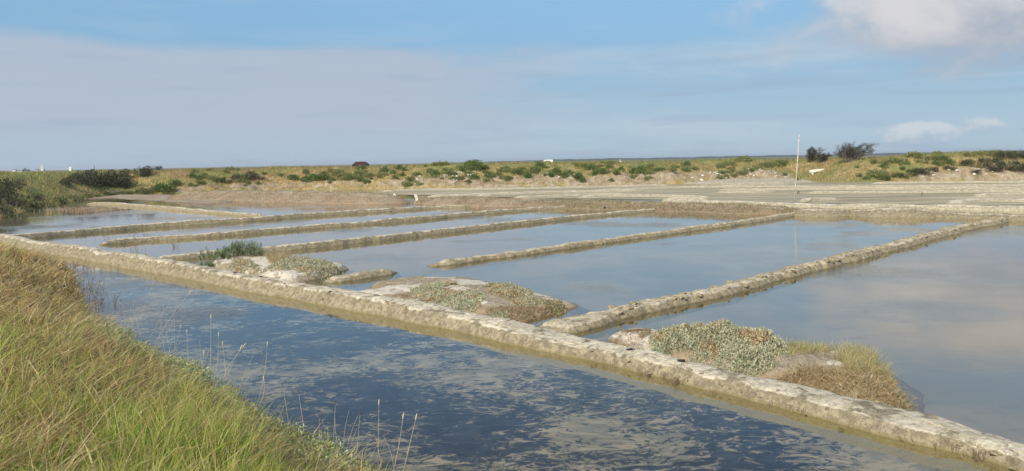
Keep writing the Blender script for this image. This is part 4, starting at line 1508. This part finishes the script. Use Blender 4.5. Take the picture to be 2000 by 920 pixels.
def bush_mesh(seed, w, h, nleaf, leaf, cols, blobs=7, up=0.5):
    """uneven bush: leaf faces through a few overlapping lobes, plus woody stems"""
    r = np.random.default_rng(seed)
    bl = []
    for i in range(blobs):
        a = r.uniform(0, 6.28); q = r.uniform(0, .75) ** .7
        bl.append((math.cos(a) * w * .5 * q, math.sin(a) * w * .35 * q, h * r.uniform(.25, .72), w * r.uniform(.14, .3)))
    Ps, Ds = [], []
    for (x, y, z, s) in bl:
        k = nleaf // blobs
        d = r.normal(size=(k, 3)); d /= np.linalg.norm(d, axis=1)[:, None]
        rr_ = s * r.uniform(.35, 1.15, k) ** .6
        p = d * rr_[:, None] * np.array((1, 1, min(1.2, h / w * 1.6))) + np.array((x, y, z))
        Ps.append(p); Ds.append(d + np.array((0, 0, up)) + r.normal(size=(k, 3)) * .5)
    P = np.concatenate(Ps); D = np.concatenate(Ds)
    P[:, 2] = np.maximum(P[:, 2], .02 * h)
    m_ = len(P)
    Ls = leaf * r.uniform(.6, 1.4, m_)
    V, Fc, Cl = leaves(P, D, Ls, Ls * .5, palette(m_, cols))
    mb = MB()
    for (x, y, z, s) in bl:
        mb.tube([(x * .15, y * .15, -.15), (x * .6, y * .6, z * .5), (x, y, z)], [.05 * h, .035 * h, .012 * h], 5)
    return np_mesh('foliage', V, Fc, M['leaf'], Cl, smooth=False), mb.mesh('stem', M['bark'])


kinds = {
    'green': [bush_mesh(100 + i, 1.7, .75, 700, .13, GREENB) for i in range(4)],
    'olive': [bush_mesh(200 + i, 1.6, .6, 600, .13, OLIVE) for i in range(4)],
    'dark': [bush_mesh(300 + i, 2.3, 1.2, 900, .14, DARKB) for i in range(3)],
}
BL = {
    'green': ('green_bush', 'small fresh green bush on the far embankment slope', 'green bushes of the embankment'),
    'olive': ('olive_bush', 'low olive-coloured bush on the far embankment slope', 'olive bushes of the embankment'),
    'dark': ('dark_bush', 'dark grey-green bush clustered at the corner of the left embankment', 'dark bushes of the embankment corner'),
    'scrub': ('dark_scrub', 'dark green scrub on the embankment rise right of the two trees', 'dark scrub of the embankment rise'),
    'scrubl': ('dark_scrub', 'dark green scrub halfway up the embankment above the rust-pink bank', 'dark scrub above the rust-pink bank'),
}


def bush(kind, px, t, sc=1.0, as_=None, sz=None):
    p = emb_point(px, t)
    nm, lb, gp = BL[as_ or kind]
    if (as_ or kind) in ('green', 'olive'):
        zone = [(420, 'left of the dark scrub'), (560, 'around the dark scrub'), (730, 'below the dark hut'), (935, 'around the white rubble'), (1150, 'below the white camper van'), (1350, 'below the person in white'), (1560, 'behind the sand pad'), (3000, 'right of the pole')]
        lb = ('small fresh green bush' if kind == 'green' else 'low olive-coloured bush') + ' on the embankment ' + next(z_[1] for z_ in zone if px < z_[0])
    if (as_ or kind) == 'dark':
        lb = 'dark grey-green bush in the thicket at the embankment corner' if px > 100 else 'dark grey-green bush by the water on the left embankment'
    e = empty(nm, (p.x, p.y, p.z - .08), lb, 'bush', gp, random.uniform(-.5, .5))
    fo, stm = random.choice(kinds[kind])
    for nn, me in (('foliage', fo), ('stem', stm)):
        c_ = link(nn, me, e)
    s_ = sc * random.uniform(.95, 1.35)
    e.scale = (s_, s_, s_ * (sz or 1))


for px, t, s_ in [(945, 2.5, .8), (980, 1.9, .7), (1075, 2.4, 1.0), (1085, 1.8, .8), (1100, 3.2, .8), (1117, 1.6, .9), (1128, .9, .7), (1160, 3.4, .9), (1168, 2.5, 1.0), (1182, 1.1, .6), (1190, 2.2, .7), (1225, 3.6, .9), (1238, 3.1, .8),
                  (1270, 3.4, .7), (905, 8.0, 1.1), (922, 8.2, 1.2), (915, 6.2, 1.0), (893, 6.0, .9), (745, 6.4, .7), (690, 2.2, .8), (702, 1.8, .7), (675, 2.8, .7), (760, 3.0, .6), (805, 4.0, .7), (830, 5.5, .7), (838, 3.6, .8), (782, 6.2, .6),
                  (868, 5.2, .7), (890, 2.6, .6), (920, 2.4, .9), (610, 2.6, 1.0), (588, 2.6, .9), (598, 3.5, .9), (625, 3.2, .9), (640, 2.0, .6), (332, 3.6, .9), (362, 2.4, .5), (380, 5.6, .8), (385, 3.8, .7), (303, .8, 1.1), (312, .7, 1.0),
                  (1000, 4.2, .8), (1030, 3.5, .9), (1047, 7.2, .9), (1020, 2.0, .7), (1140, 5.2, .8), (1200, 5.0, .8), (1330, 6.5, .8), (1300, 2.2, .6), (655, 4.5, .7), (560, 3.6, .7), (480, 7.5, .7), (540, 6.5, .6)]:
    bush('green', px, t, s_)
for i in range(70):
    bush('green', random.uniform(330, 1540) if i < 55 else random.uniform(1655, 1880), random.uniform(1.2, 8.5), random.uniform(.3, .75))
for i in range(48):
    cpx = random.uniform(330, 1540) if i < 37 else random.uniform(1655, 1990)
    ct = random.uniform(.8, 10.5)
    for q in range(random.randint(3, 7)):
        bush('olive', cpx + random.gauss(0, 11), min(11, max(.4, ct + random.gauss(0, .8))), random.uniform(.3, 1.0))
for px, t, s_ in [(430, 4.2, .7), (445, 3.8, .7), (460, 4.2, .8), (478, 4.6, .8), (492, 4.4, .8), (505, 4.0, .6)]:
    bush('dark', px, t, s_, 'scrubl', .8)
for px, t, s_ in [(128, 4.6, .9), (145, 5.2, 1.0), (160, 5.4, 1.1), (178, 5.4, 1.2), (195, 5.6, 1.2), (212, 5.2, 1.2), (228, 4.6, 1.1), (240, 4.0, 1.0), (205, 3.8, 1.0), (222, 3.4, 1.0), (170, 4.4, 1.0), (240, 7.5, .9), (265, 8.0, 1.0), (285, 8.2, .8),
                  (5, 2.0, .9), (20, 1.0, .7), (60, 2.2, .6), (-15, .8, 1.0), (10, 4.5, .9), (30, 5.5, .7), (-10, 3.5, .8), (70, 1.2, .5)]:
    bush('dark', px, t, s_)
for px, t, s_ in [(1790, 1.8, .8), (1810, 2.5, .8), (1835, 2.6, .7), (1880, 3.5, 1.0), (1900, 3.3, .9), (1920, 2.0, .8), (1935, 1.8, .9), (1950, 1.9, 1.0), (1965, 1.6, 1.0), (1980, 1.7, 1.1), (2000, 1.8, 1.1), (1940, 7.6, 1.0), (1960, 7.8, 1.0), (1980, 7.9, 1.0), (2000, 7.9, 1.1),
                  (1970, 5.0, .8), (1925, 5.4, .9), (1905, 5.0, .8), (1895, 1.4, .6), (1735, 1.6, .7), (1750, 1.4, .6), (1715, 1.4, .7), (1768, 2.2, .8), (1780, 3.0, .7)]:
    bush('dark', px, t, s_ * .8, 'scrub', .75)

# low green rim plants at the foot of the left bank
kinds['rim'] = [bush_mesh(400 + i, 1.5, .38, 420, .13, [(0.17, 0.18, 0.075), (0.13, 0.15, 0.06), (0.22, 0.21, 0.10)]) for i in range(3)]
BL['rim'] = ('rim_plant', 'low pale green plant along the water edge of the left embankment', 'plants along the left water edge')
for i in range(36):
    bush('rim', random.uniform(-20, 330), random.uniform(-.1, 1.4), random.uniform(.6, 1.1))

# white rubble on the embankment face
stone_meshes = [lump_mesh('stone', 500 + q, M['stone']) for q in range(6)]


def stones(n, px0, px1, t0, t1, s0, s1, label, group):
    for i in range(n):
        p = emb_point(random.uniform(px0, px1), random.uniform(t0, t1))
        o = link('rubble_stone', random.choice(stone_meshes), None, label, 'stone', group)
        q = random.uniform(s0, s1)
        o.location = (p.x, p.y, p.z + q * .15)
        o.scale = (q * random.uniform(.8, 1.5), q, q * random.uniform(.6, 1.0))
        o.rotation_euler = (random.uniform(-.3, .3), random.uniform(-.3, .3), random.uniform(0, 6.28))


stones(46, 840, 918, 3.2, 5.2, .12, .30, 'white rubble stone in the spill under the green bushes of the embankment', 'white rubble below the bushes')
stones(14, 872, 890, .8, 3.4, .10, .22, 'white rubble stone in the streak running down the embankment', 'white rubble streak')
stones(18, 775, 815, 1.0, 4.2, .10, .22, 'small pale stone on the embankment left of the white rubble', 'pale stones left of the rubble')
stones(26, 1340, 1530, .2, 2.8, .10, .25, 'pale stone at the eroded foot of the embankment near the sand pad', 'pale stones near the sand pad')
stones(14, 1080, 1130, .6, 3.6, .08, .2, 'pale stone among green bushes on the middle of the embankment', 'pale stones among the bushes')
stones(26, 1780, 1990, .8, 3.8, .10, .25, 'pale stone among the dark scrub of the embankment rise', 'pale stones in the scrub')

# wind-bent tamarisk trees on the crest


def tamarisk(px, t, w, h, seed, label):
    p = emb_point(px, t)
    e = empty('tamarisk_tree', (p.x, p.y, p.z - .1), label, 'tree')
    r = np.random.default_rng(seed)
    mb = MB(); parts = []
    nl = int(13 * w / 2)
    for i in range(nl):
        x0 = r.uniform(-.3, .3) * w
        tipx = (i + .5 + r.uniform(-.3, .3)) / nl * w - w / 2 + .12 * w
        tip = Vector((tipx, r.uniform(-.5, .5) * w * .4, h * r.uniform(.45, 1.0) * (1 - .35 * abs(tipx / w) ** 1.5)))
        b = Vector((x0 * .5, 0, -.1))
        mid = b.lerp(tip, .5) + Vector((-.08 * w, 0, .12 * h))
        mb.tube([b, b.lerp(mid, .5) + Vector((r.normal() * .04, 0, 0)), mid, mid.lerp(tip, .6), tip], [.07, .055, .04, .025, .01], 5)
        for q in range(5):
            a = b.lerp(mid, r.uniform(.4, 1)) if q < 2 else mid.lerp(tip, r.uniform(0, .95))
            en = a + Vector((r.normal(.1, .3), r.normal(0, .25), r.uniform(.0, .32))) * h * .45
            mb.tube([a, a.lerp(en, .5) + Vector((0, 0, .03)), en], [.018, .012, .005], 4)
            k = 90
            u = r.uniform(.15, 1.1, k)
            P = np.array(a)[None] + (np.array(en) - np.array(a))[None] * u[:, None] + r.normal(size=(k, 3)) * h * .055
            D = np.array(en - a)[None] + r.normal(size=(k, 3)) * .25
            parts.append(leaves(P, D, r.uniform(.08, .17, k), r.uniform(.02, .035, k), palette(k, [(0.075, 0.08, 0.055), (0.10, 0.10, 0.075), (0.05, 0.06, 0.04), (0.13, 0.12, 0.10)])))
    V, Fc, Cl = merge(parts)
    link('trunk', mb.mesh('trunk', M['bark'], True), e)
    link('crown', np_mesh('crown', V, Fc, M['leaf'], Cl, smooth=False), e)


tamarisk(1572, 9.0, 2.2, 2.1, 1, 'smaller dark wind-bent tree on the embankment crest nearer the pole')
tamarisk(1593, 9.2, 2.0, 1.5, 3, 'low rounded dark tree between the two taller wind-bent trees')
tamarisk(1648, 9.2, 5.0, 2.5, 2, 'larger dark wind-bent tree with bare twigs on the embankment crest')

# ------------------------------------------------------------------ small things
# tall leaning pole
b2 = G(1551, 396, .2)
e = empty('pole', (b2[0], b2[1], .1), 'tall thin pale pole leaning slightly, planted on the straight ridge', 'pole')
top = PD(1561, 263, b2[1]) - Vector((b2[0], b2[1], .1))
link('shaft', MB().tube([(0, 0, -.3), top * .5 + Vector((.015, 0, 0)), top], [.036, .032, .022], 8).mesh('shaft', M['wood'], True), e)
rg = MB()
for u in (.26, .62, .96):
    c_ = top * u
    rg.tube([c_ - top.normalized() * .05, c_ + top.normalized() * .05], [.042 - .015 * u] * 2, 8)
link('band', rg.mesh('band', M['wood'], True), e)

# leaning planks of the sluice
for (px, py, tpx, tpy, lb) in [(778, 393, 769, 379, 'weathered plank leaning against the end of the rust-pink bank'), (814, 389, 811, 380, 'short grey plank standing in the gap beside the low rusty bank')]:
    a2 = G(px, py, 0.0)
    tp = PD(tpx, tpy, a2[1] + .3) - Vector((a2[0], a2[1], 0))
    e = empty('plank', (a2[0], a2[1], 0), lb, 'plank')
    u = tp.normalized(); sx = Vector((1, 0, 0)) - u * u.x; sx.normalize(); sy = u.cross(sx)
    V = []
    for k_, end in enumerate((u * -.25, tp)):
        for (i, j) in ((-1, -1), (1, -1), (1, 1), (-1, 1)):
            V.append(end + sx * .11 * i * (1 - .08 * k_) + sy * .03 * j)
    link('board', MB().add(V, [(0, 1, 2, 3)[::-1], (4, 5, 6, 7), (0, 1, 5, 4), (1, 2, 6, 5), (2, 3, 7, 6), (3, 0, 4, 7)]).mesh('board', M['wood']), e)
    bt = MB()
    for q in (.3, .8):
        bt.tube([tp * q - sy * .035, tp * q - sy * .05], [.018, .018], 6)
    link('bolt', bt.mesh('bolt', M['dark']), e)

# white beam on the grassy ramp
p = emb_point(1584, 4.6)
e = empty('concrete_beam', (p.x, p.y, p.z + .18), 'white rectangular beam lying on the grassy ramp behind the pole', 'beam', rz=.06)
mb = MB().prism([(-.9, -.1), (.9, .06), (.9, .36), (-.9, .22)], -.2, .2)
link('block', mb.mesh('block', M['concrete']), e)
link('foot', MB().box(-.7, -.5, -.15, .15, -.35, -.08).box(.5, .7, -.15, .15, -.35, .03).mesh('foot', M['concrete']), e)

# short white pipe in dyke C
g2 = G(733, 471, 0)
e = empty('white_pipe', (g2[0], g2[1] + .06, 0), 'short white pipe standing in the side of a narrow dyke', 'pipe')
mb = MB()
V = []; Fp = []
ns = 12
for k_, (rr_, z) in enumerate(((.035, -.1), (.035, .13), (.027, .13), (.027, .0))):
    V += [(math.cos(2 * math.pi * i / ns) * rr_, math.sin(2 * math.pi * i / ns) * rr_, z) for i in range(ns)]
for k_ in range(3):
    Fp += [(k_ * ns + i, k_ * ns + (i + 1) % ns, (k_ + 1) * ns + (i + 1) % ns, (k_ + 1) * ns + i) for i in range(ns)]
link('tube', mb.add(V, Fp).mesh('tube', M['white'], True), e)
# old pipe end on the brown bank
g2 = G(1181, 406.5, .12)
e = empty('pipe_end', (g2[0], g2[1], .12), 'round grey pipe end poking from the brown weedy bank', 'pipe')
V = []; Fp = []
for k_, (rr_, y) in enumerate(((.10, .9), (.10, 0), (.075, 0), (.075, .5))):
    V += [(math.cos(2 * math.pi * i / 14) * rr_, y, math.sin(2 * math.pi * i / 14) * rr_) for i in range(14)]
for k_ in range(3):
    Fp += [(k_ * 14 + i, k_ * 14 + (i + 1) % 14, (k_ + 1) * 14 + (i + 1) % 14, (k_ + 1) * 14 + i) for i in range(14)]
link('tube', MB().add(V, Fp).mesh('tube', M['bark'], True), e)

# dark timber heap at the end of the sand pad and small stakes
for (px, py, hgt, nn, lb) in [(1561, 355, .55, 5, 'small heap of dark broken timber at the end of the sand pad'), (1559, 377, .18, 2, 'two short dark stakes in the far pan behind the pole'), (1800, 380, .16, 1, 'lone short stake in the far pan right of the pole')]:
    g2 = G(px, py, .1)
    e = empty('timber_stakes', (g2[0], g2[1], .1), lb, 'stakes')
    for i in range(nn):
        a = random.uniform(-.9, .9)
        x0 = random.uniform(-.2, .2) if nn > 1 else 0
        link('stake', MB().tube([(x0, 0, -.3), (x0 + math.sin(a) * hgt, random.uniform(-.1, .1), math.cos(a) * hgt)], [.026, .02], 6).mesh('stake', M['boards']), e)

# curled black mud peels on the main dyke crest
for (px, py) in [(470, 532), (516, 541), (1180, 680), (1296, 700)]:
    g2 = G(px, py, .3)
    i_ = int(np.argmin(np.hypot(MD['C'][:, 0] - g2[0], MD['C'][:, 1] - g2[1])))
    z0 = MD['h'][i_] + .03
    V = []
    for i in range(6):
        a = -.9 + i * .36
        for y in (-.045, .0, .05):
            V.append((.055 * math.sin(a) + y * .2, y * (1.2 - .1 * i), .03 * (1 - math.cos(a)) + random.uniform(-.004, .004)))
    Fp = [(i * 3 + j, i * 3 + j + 1, (i + 1) * 3 + j + 1, (i + 1) * 3 + j) for i in range(5) for j in range(2)]
    me = MB().add(V, Fp).mesh('mud_peel', M['black'], True)
    o = link('mud_peel', me, None, 'curled black flake of dried mud on the crest of the main dyke', 'mud flake', 'black mud flakes')
    md_ = o.modifiers.new('thick', 'SOLIDIFY'); md_.thickness = .008
    o.location = (MD['C'][i_, 0], MD['C'][i_, 1], z0); o.rotation_euler = (0, 0, random.uniform(0, 6))

# small wader on dyke B
g2 = G(953, 411.5, .19)
e = empty('small_bird', (g2[0], g2[1], .20), 'small brown and white wading bird standing on a narrow dyke', 'bird', rz=.3)


def loft(sections, n=10):
    V = []; Fp = []
    for (cx, cz, ry, rz_) in sections:
        V += [(cx, math.cos(2 * math.pi * i / n) * ry, cz + math.sin(2 * math.pi * i / n) * rz_) for i in range(n)]
    for k_ in range(len(sections) - 1):
        Fp += [(k_ * n + i, (k_ + 1) * n + i, (k_ + 1) * n + (i + 1) % n, k_ * n + (i + 1) % n) for i in range(n)]
    Fp += [tuple(range(n)), tuple(range(len(V) - 1, len(V) - n - 1, -1))]
    return V, Fp


V, Fp = loft([(.13, .105, .006, .004), (.09, .105, .02, .014), (.04, .10, .038, .034), (-.01, .10, .044, .042), (-.05, .115, .034, .036), (-.068, .14, .02, .022), (-.078, .16, .021, .022), (-.095, .165, .016, .016), (-.108, .162, .005, .006)])
bme = MB().add(V, Fp).mesh('body', M['feather'], True)
bme.materials.append(M['feather_white'])
for pl in bme.polygons:
    if pl.center.z < .1: pl.material_index = 1
link('body', bme, e)
link('beak', MB().tube([(-.105, 0, .162), (-.15, 0, .152)], [.005, .001], 5).mesh('beak', M['dark']), e)
for y in (-.015, .015):
    link('leg', MB().tube([(0, y, .07), (.012, y, .035), (0, y, 0), (-.02, y, -.002)], [.004, .003, .003, .002], 5).mesh('leg', M['dark']), e)

# person on the path behind the embankment
pp = PD(1212, 330, 180.0)
e = empty('person', (pp.x, pp.y, 1.15), 'person in a white top and dark trousers behind the embankment crest', 'person', rz=.4)


def skin_body():
    j = {'pel': (0, 0, .95), 'wa': (0, .02, 1.12), 'ch': (0, .06, 1.36), 'ne': (0, .08, 1.5), 'hd': (0, .1, 1.6), 'tp': (0, .11, 1.74),
         'sl': (-.19, .05, 1.42), 'el': (-.25, .1, 1.15), 'hl': (-.22, .3, 1.0), 'sr': (.19, .05, 1.42), 'er': (.26, .0, 1.15), 'hr': (.24, .12, .92),
         'tl': (-.1, 0, .88), 'kl': (-.11, .12, .5), 'al': (-.11, 0, .08), 'fl': (-.11, .17, .03), 'tr': (.1, 0, .88), 'kr': (.11, .02, .48), 'ar': (.11, -.18, .1), 'fr': (.11, -.03, .03)}
    rd = {'pel': .15, 'wa': .14, 'ch': .17, 'ne': .06, 'hd': .1, 'tp': .07, 'sl': .08, 'el': .05, 'hl': .035, 'sr': .08, 'er': .05, 'hr': .035, 'tl': .1, 'kl': .065, 'al': .045, 'fl': .04, 'tr': .1, 'kr': .065, 'ar': .045, 'fr': .04}
    ks = list(j)
    ed = [('pel', 'wa'), ('wa', 'ch'), ('ch', 'ne'), ('ne', 'hd'), ('hd', 'tp'), ('ch', 'sl'), ('sl', 'el'), ('el', 'hl'), ('ch', 'sr'), ('sr', 'er'), ('er', 'hr'), ('pel', 'tl'), ('tl', 'kl'), ('kl', 'al'), ('al', 'fl'), ('pel', 'tr'), ('tr', 'kr'), ('kr', 'ar'), ('ar', 'fr')]
    me = bpy.data.meshes.new('body')
    me.from_pydata([j[q] for q in ks], [(ks.index(a), ks.index(b)) for a, b in ed], [])
    o = bpy.data.objects.new('body', me); COL.objects.link(o)
    o.modifiers.new('skin', 'SKIN')
    for i, q in enumerate(ks):
        me.skin_vertices[0].data[i].radius = (rd[q], rd[q])
    me.skin_vertices[0].data[0].use_root = True
    sb = o.modifiers.new('sub', 'SUBSURF'); sb.levels = 1; sb.render_levels = 1
    dg = bpy.context.evaluated_depsgraph_get()
    m2_ = bpy.data.meshes.new_from_object(o.evaluated_get(dg))
    bpy.data.objects.remove(o)
    m2_.materials.clear()
    for q in ('shirt', 'trousers', 'skin'): m2_.materials.append(M[q])
    for pl in m2_.polygons:
        z = pl.center.z
        pl.material_index = 2 if z > 1.5 else (1 if z < 1.0 and abs(pl.center.x) < .2 else 0)
        pl.use_smooth = True
    return m2_


e_body = link('body', skin_body(), e)
V, Fp = loft([(-.11, 1.68, .06, .03), (-.06, 1.7, .11, .08), (0, 1.71, .12, .1), (.06, 1.7, .11, .08), (.11, 1.68, .06, .03)], 10)
V = [(v[1], v[0] + .1, v[2]) for v in V]
link('hat', MB().add(V, Fp).mesh('hat', M['white'], True), e)

# white camper van and dark car behind the embankment


def vehicle(px, dist, L, h, mat, prof, label, name, cat, rz=0):
    p = PD(px, 330, dist)
    e = empty(name, (p.x, p.y, 1.0), label, cat, rz=rz)
    body = link('body', MB().prism(prof, -.95, .95).mesh('body', mat), e)
    for s_ in (-1, 1):
        for (x0, x1, z0, z1) in ([(-1.2, -.1, h * .55, h * .8), (.1, 1.4, h * .55, h * .8)]):
            link('window', MB().box(x0, x1, s_ * .955 - .005, s_ * .955 + .005, z0, z1).mesh('window', M['glass']), e)
        for x in (-L * .3, L * .3):
            w = link('wheel', MB().tube([(x, s_ * .72, .33), (x, s_ * .97, .33)], [.33, .33], 14).mesh('wheel', M['rubber']), e)
            link('rim', MB().tube([(x, s_ * .96, .33), (x, s_ * .985, .33)], [.19, .19], 10).mesh('rim', M['concrete']), w)
    return e


vehicle(1069, 400, 5.8, 2.5, M['white'], [(-2.9, .35), (2.9, .35), (2.9, 2.4), (2.6, 2.55), (-.6, 2.55), (-1.5, 2.45), (-2.3, 1.75), (-2.9, 1.3)], 'white camper van roof showing above the embankment crest', 'camper_van', 'van')
vehicle(1048, 400, 4.3, 1.6, M['dark'], [(-2.1, .3), (2.1, .3), (2.1, 1.1), (1.6, 1.85), (-.8, 1.9), (-1.4, 1.2), (-2.1, 1.0)], 'dark car just left of the white camper van behind the crest', 'parked_car', 'car')

# dark hut behind the embankment


def gable(name, px, dist, L, Wd, wall, roof, z0, mw, mr, label, cat, rz=0, axis='x', hip=0.0):
    p = PD(px, 330, dist)
    e = empty(name, (p.x, p.y, z0), label, cat, rz=rz)
    link('wall', MB().box(-L / 2, L / 2, -Wd / 2, Wd / 2, 0, wall).mesh('wall', mw), e)
    o_ = .25
    V = [(-L / 2 - o_, -Wd / 2 - o_, wall), (L / 2 + o_, -Wd / 2 - o_, wall), (L / 2 + o_, Wd / 2 + o_, wall), (-L / 2 - o_, Wd / 2 + o_, wall), (-L / 2 - o_ + hip, 0, roof), (L / 2 + o_ - hip, 0, roof)]
    link('roof', MB().add(V, [(0, 1, 5, 4), (2, 3, 4, 5), (1, 2, 5), (3, 0, 4), (3, 2, 1, 0)]).mesh('roof', mr), e)
    link('door', MB().box(-.45, .45, -Wd / 2 - .03, -Wd / 2 - .003, 0, 1.95).mesh('door', M['boards'] if mw is not M['boards'] else M['wood']), e)
    for x in (-L * .3, L * .3):
        w = link('window', MB().box(x - .4, x + .4, -Wd / 2 - .03, -Wd / 2 - .003, 1.0, 1.8).mesh('window', M['glass']), e)
        link('sill', MB().box(x - .5, x + .5, -Wd / 2 - .08, -Wd / 2 - .004, .9, .98).mesh('sill', M['render']), w)
    return e


gable('hut', 705, 260, 4.9, 4.0, 2.0, 3.15, .75, M['boards'], M['roof'], 'dark hut with a brown-red roof peeking above the embankment', 'hut', hip=1.0)
# far village: church, houses, mast, trees
gable('house', 29, 1500, 6, 6, 3, 4.6, 1.2, M['render'], M['slate'], 'far white house at the end of the village by the church', 'house')
gable('house', 40, 1480, 9, 6, 2.0, 3.6, .6, M['render'], M['slate'], 'far low slate-roofed house beside the round tree', 'house')
gable('house', 72.5, 1900, 8, 7, 3.0, 5.2, .5, M['churchstone'], M['slate'], 'far grey house leaning on the church tower', 'house')
g_ = gable('house', 138.5, 1300, 3.0, 5.0, 4.6, 7.6, .6, M['render'], M['render'], 'far bright white gabled house right of the church', 'house', rz=1.2)
p = PD(82.5, 330, 1900)
e = empty('church', (p.x, p.y, .5), 'far pale church tower standing above the left skyline', 'church', rz=.45)
link('tower', MB().box(-2.9, 2.9, -2.9, 2.9, 0, 13.5).mesh('tower', M['render']), e)
V = [(-2.9, -2.9, 13.5), (2.9, -2.9, 13.5), (2.9, 2.9, 13.5), (-2.9, 2.9, 13.5), (0, 0, 18.5)]
link('spire', MB().add(V, [(0, 1, 4), (1, 2, 4), (2, 3, 4), (3, 0, 4), (3, 2, 1, 0)]).mesh('spire', M['churchstone']), e)
link('window', MB().box(-.6, .6, -2.95, -2.91, 9.5, 12).mesh('window', M['dark']), e)
link('nave', MB().prism([(-4, 0), (4, 0), (4, 4.5), (0, 8), (-4, 4.5)], 2.91, 22).mesh('nave', M['churchstone']), e)
p = PD(184.5, 330, 500)
e = empty('mast', (p.x, p.y, 1.0), 'thin dark post on the left skyline', 'post')
link('shaft', MB().tube([(0, 0, -.2), (0, 0, 4.2)], [.18, .13], 8).mesh('shaft', M['boards']), e)
link('cap', MB().tube([(0, 0, 4.2), (0, 0, 4.35)], [.2, .16], 8).mesh('cap', M['boards']), e)
for (px, dist, w, h, lb) in [(48, 1400, 6, 6.2, 'far round tree among the village houses'), (56, 1500, 9, 3.6, 'far low hedge tree between the village and the church'), (308, 700, 9, 3.4, 'far dark tree group on the skyline above the left slope')]:
    p = PD(px, 330, dist)
    e = empty('far_tree', (p.x, p.y, .8), lb, 'tree')
    fo, stm = bush_mesh(int(px) + 900, w, h, 500, .9, DARKB, 8)
    link('crown', fo, e); link('trunk', stm, e)

# distant wooded shore
r = np.random.default_rng(77)
xs = np.arange(-300, 3600, 12.0)
ysh = 3600 - xs * 0.1
hsh = 8.5 + 5 * fbm(xs * .004, xs * 0, 1.0, 4) + 5.0 * fbm(xs * .03, xs * 0, 2.0, 3)
hsh *= sstep(xs, -300, 500) * .55 + .45
V = []
for off, hm in ((-60, -.2), (-20, .6), (0, 1.0), (60, .95), (200, -.2)):
    V.append(np.stack([xs, ysh + off, np.where(hm < 0, -1.0, hsh * hm)], 1))
V = np.concatenate(V)
nx = len(xs)
Fq = [(i * nx + k, i * nx + k + 1, (i + 1) * nx + k + 1, (i + 1) * nx + k) for i in range(4) for k in range(nx - 1)]
link('distant_shore', np_mesh('distant_shore', V, Fq, M['shore']), kind='structure')

# sea air over the whole marsh
hzm = bpy.data.materials.new('sea_haze'); hzm.use_nodes = True
ht_ = hzm.node_tree
for n_ in list(ht_.nodes): ht_.nodes.remove(n_)
pv = ht_.nodes.new('ShaderNodeVolumePrincipled')
pv.inputs['Color'].default_value = (0.86, 0.92, 1.0, 1)
pv.inputs['Density'].default_value = 0.00012
pv.inputs['Anisotropy'].default_value = 0.2
oo = ht_.nodes.new('ShaderNodeOutputMaterial')
ht_.links.new(pv.outputs[0], oo.inputs['Volume'])
link('haze', MB().box(-9200, 9200, -9200, 9300, -2.1, 26).mesh('haze', hzm), kind='stuff')

print('objects', len(bpy.data.objects), 'tris', sum(len(m_.loops) - 2 * len(m_.polygons) for m_ in bpy.data.meshes))
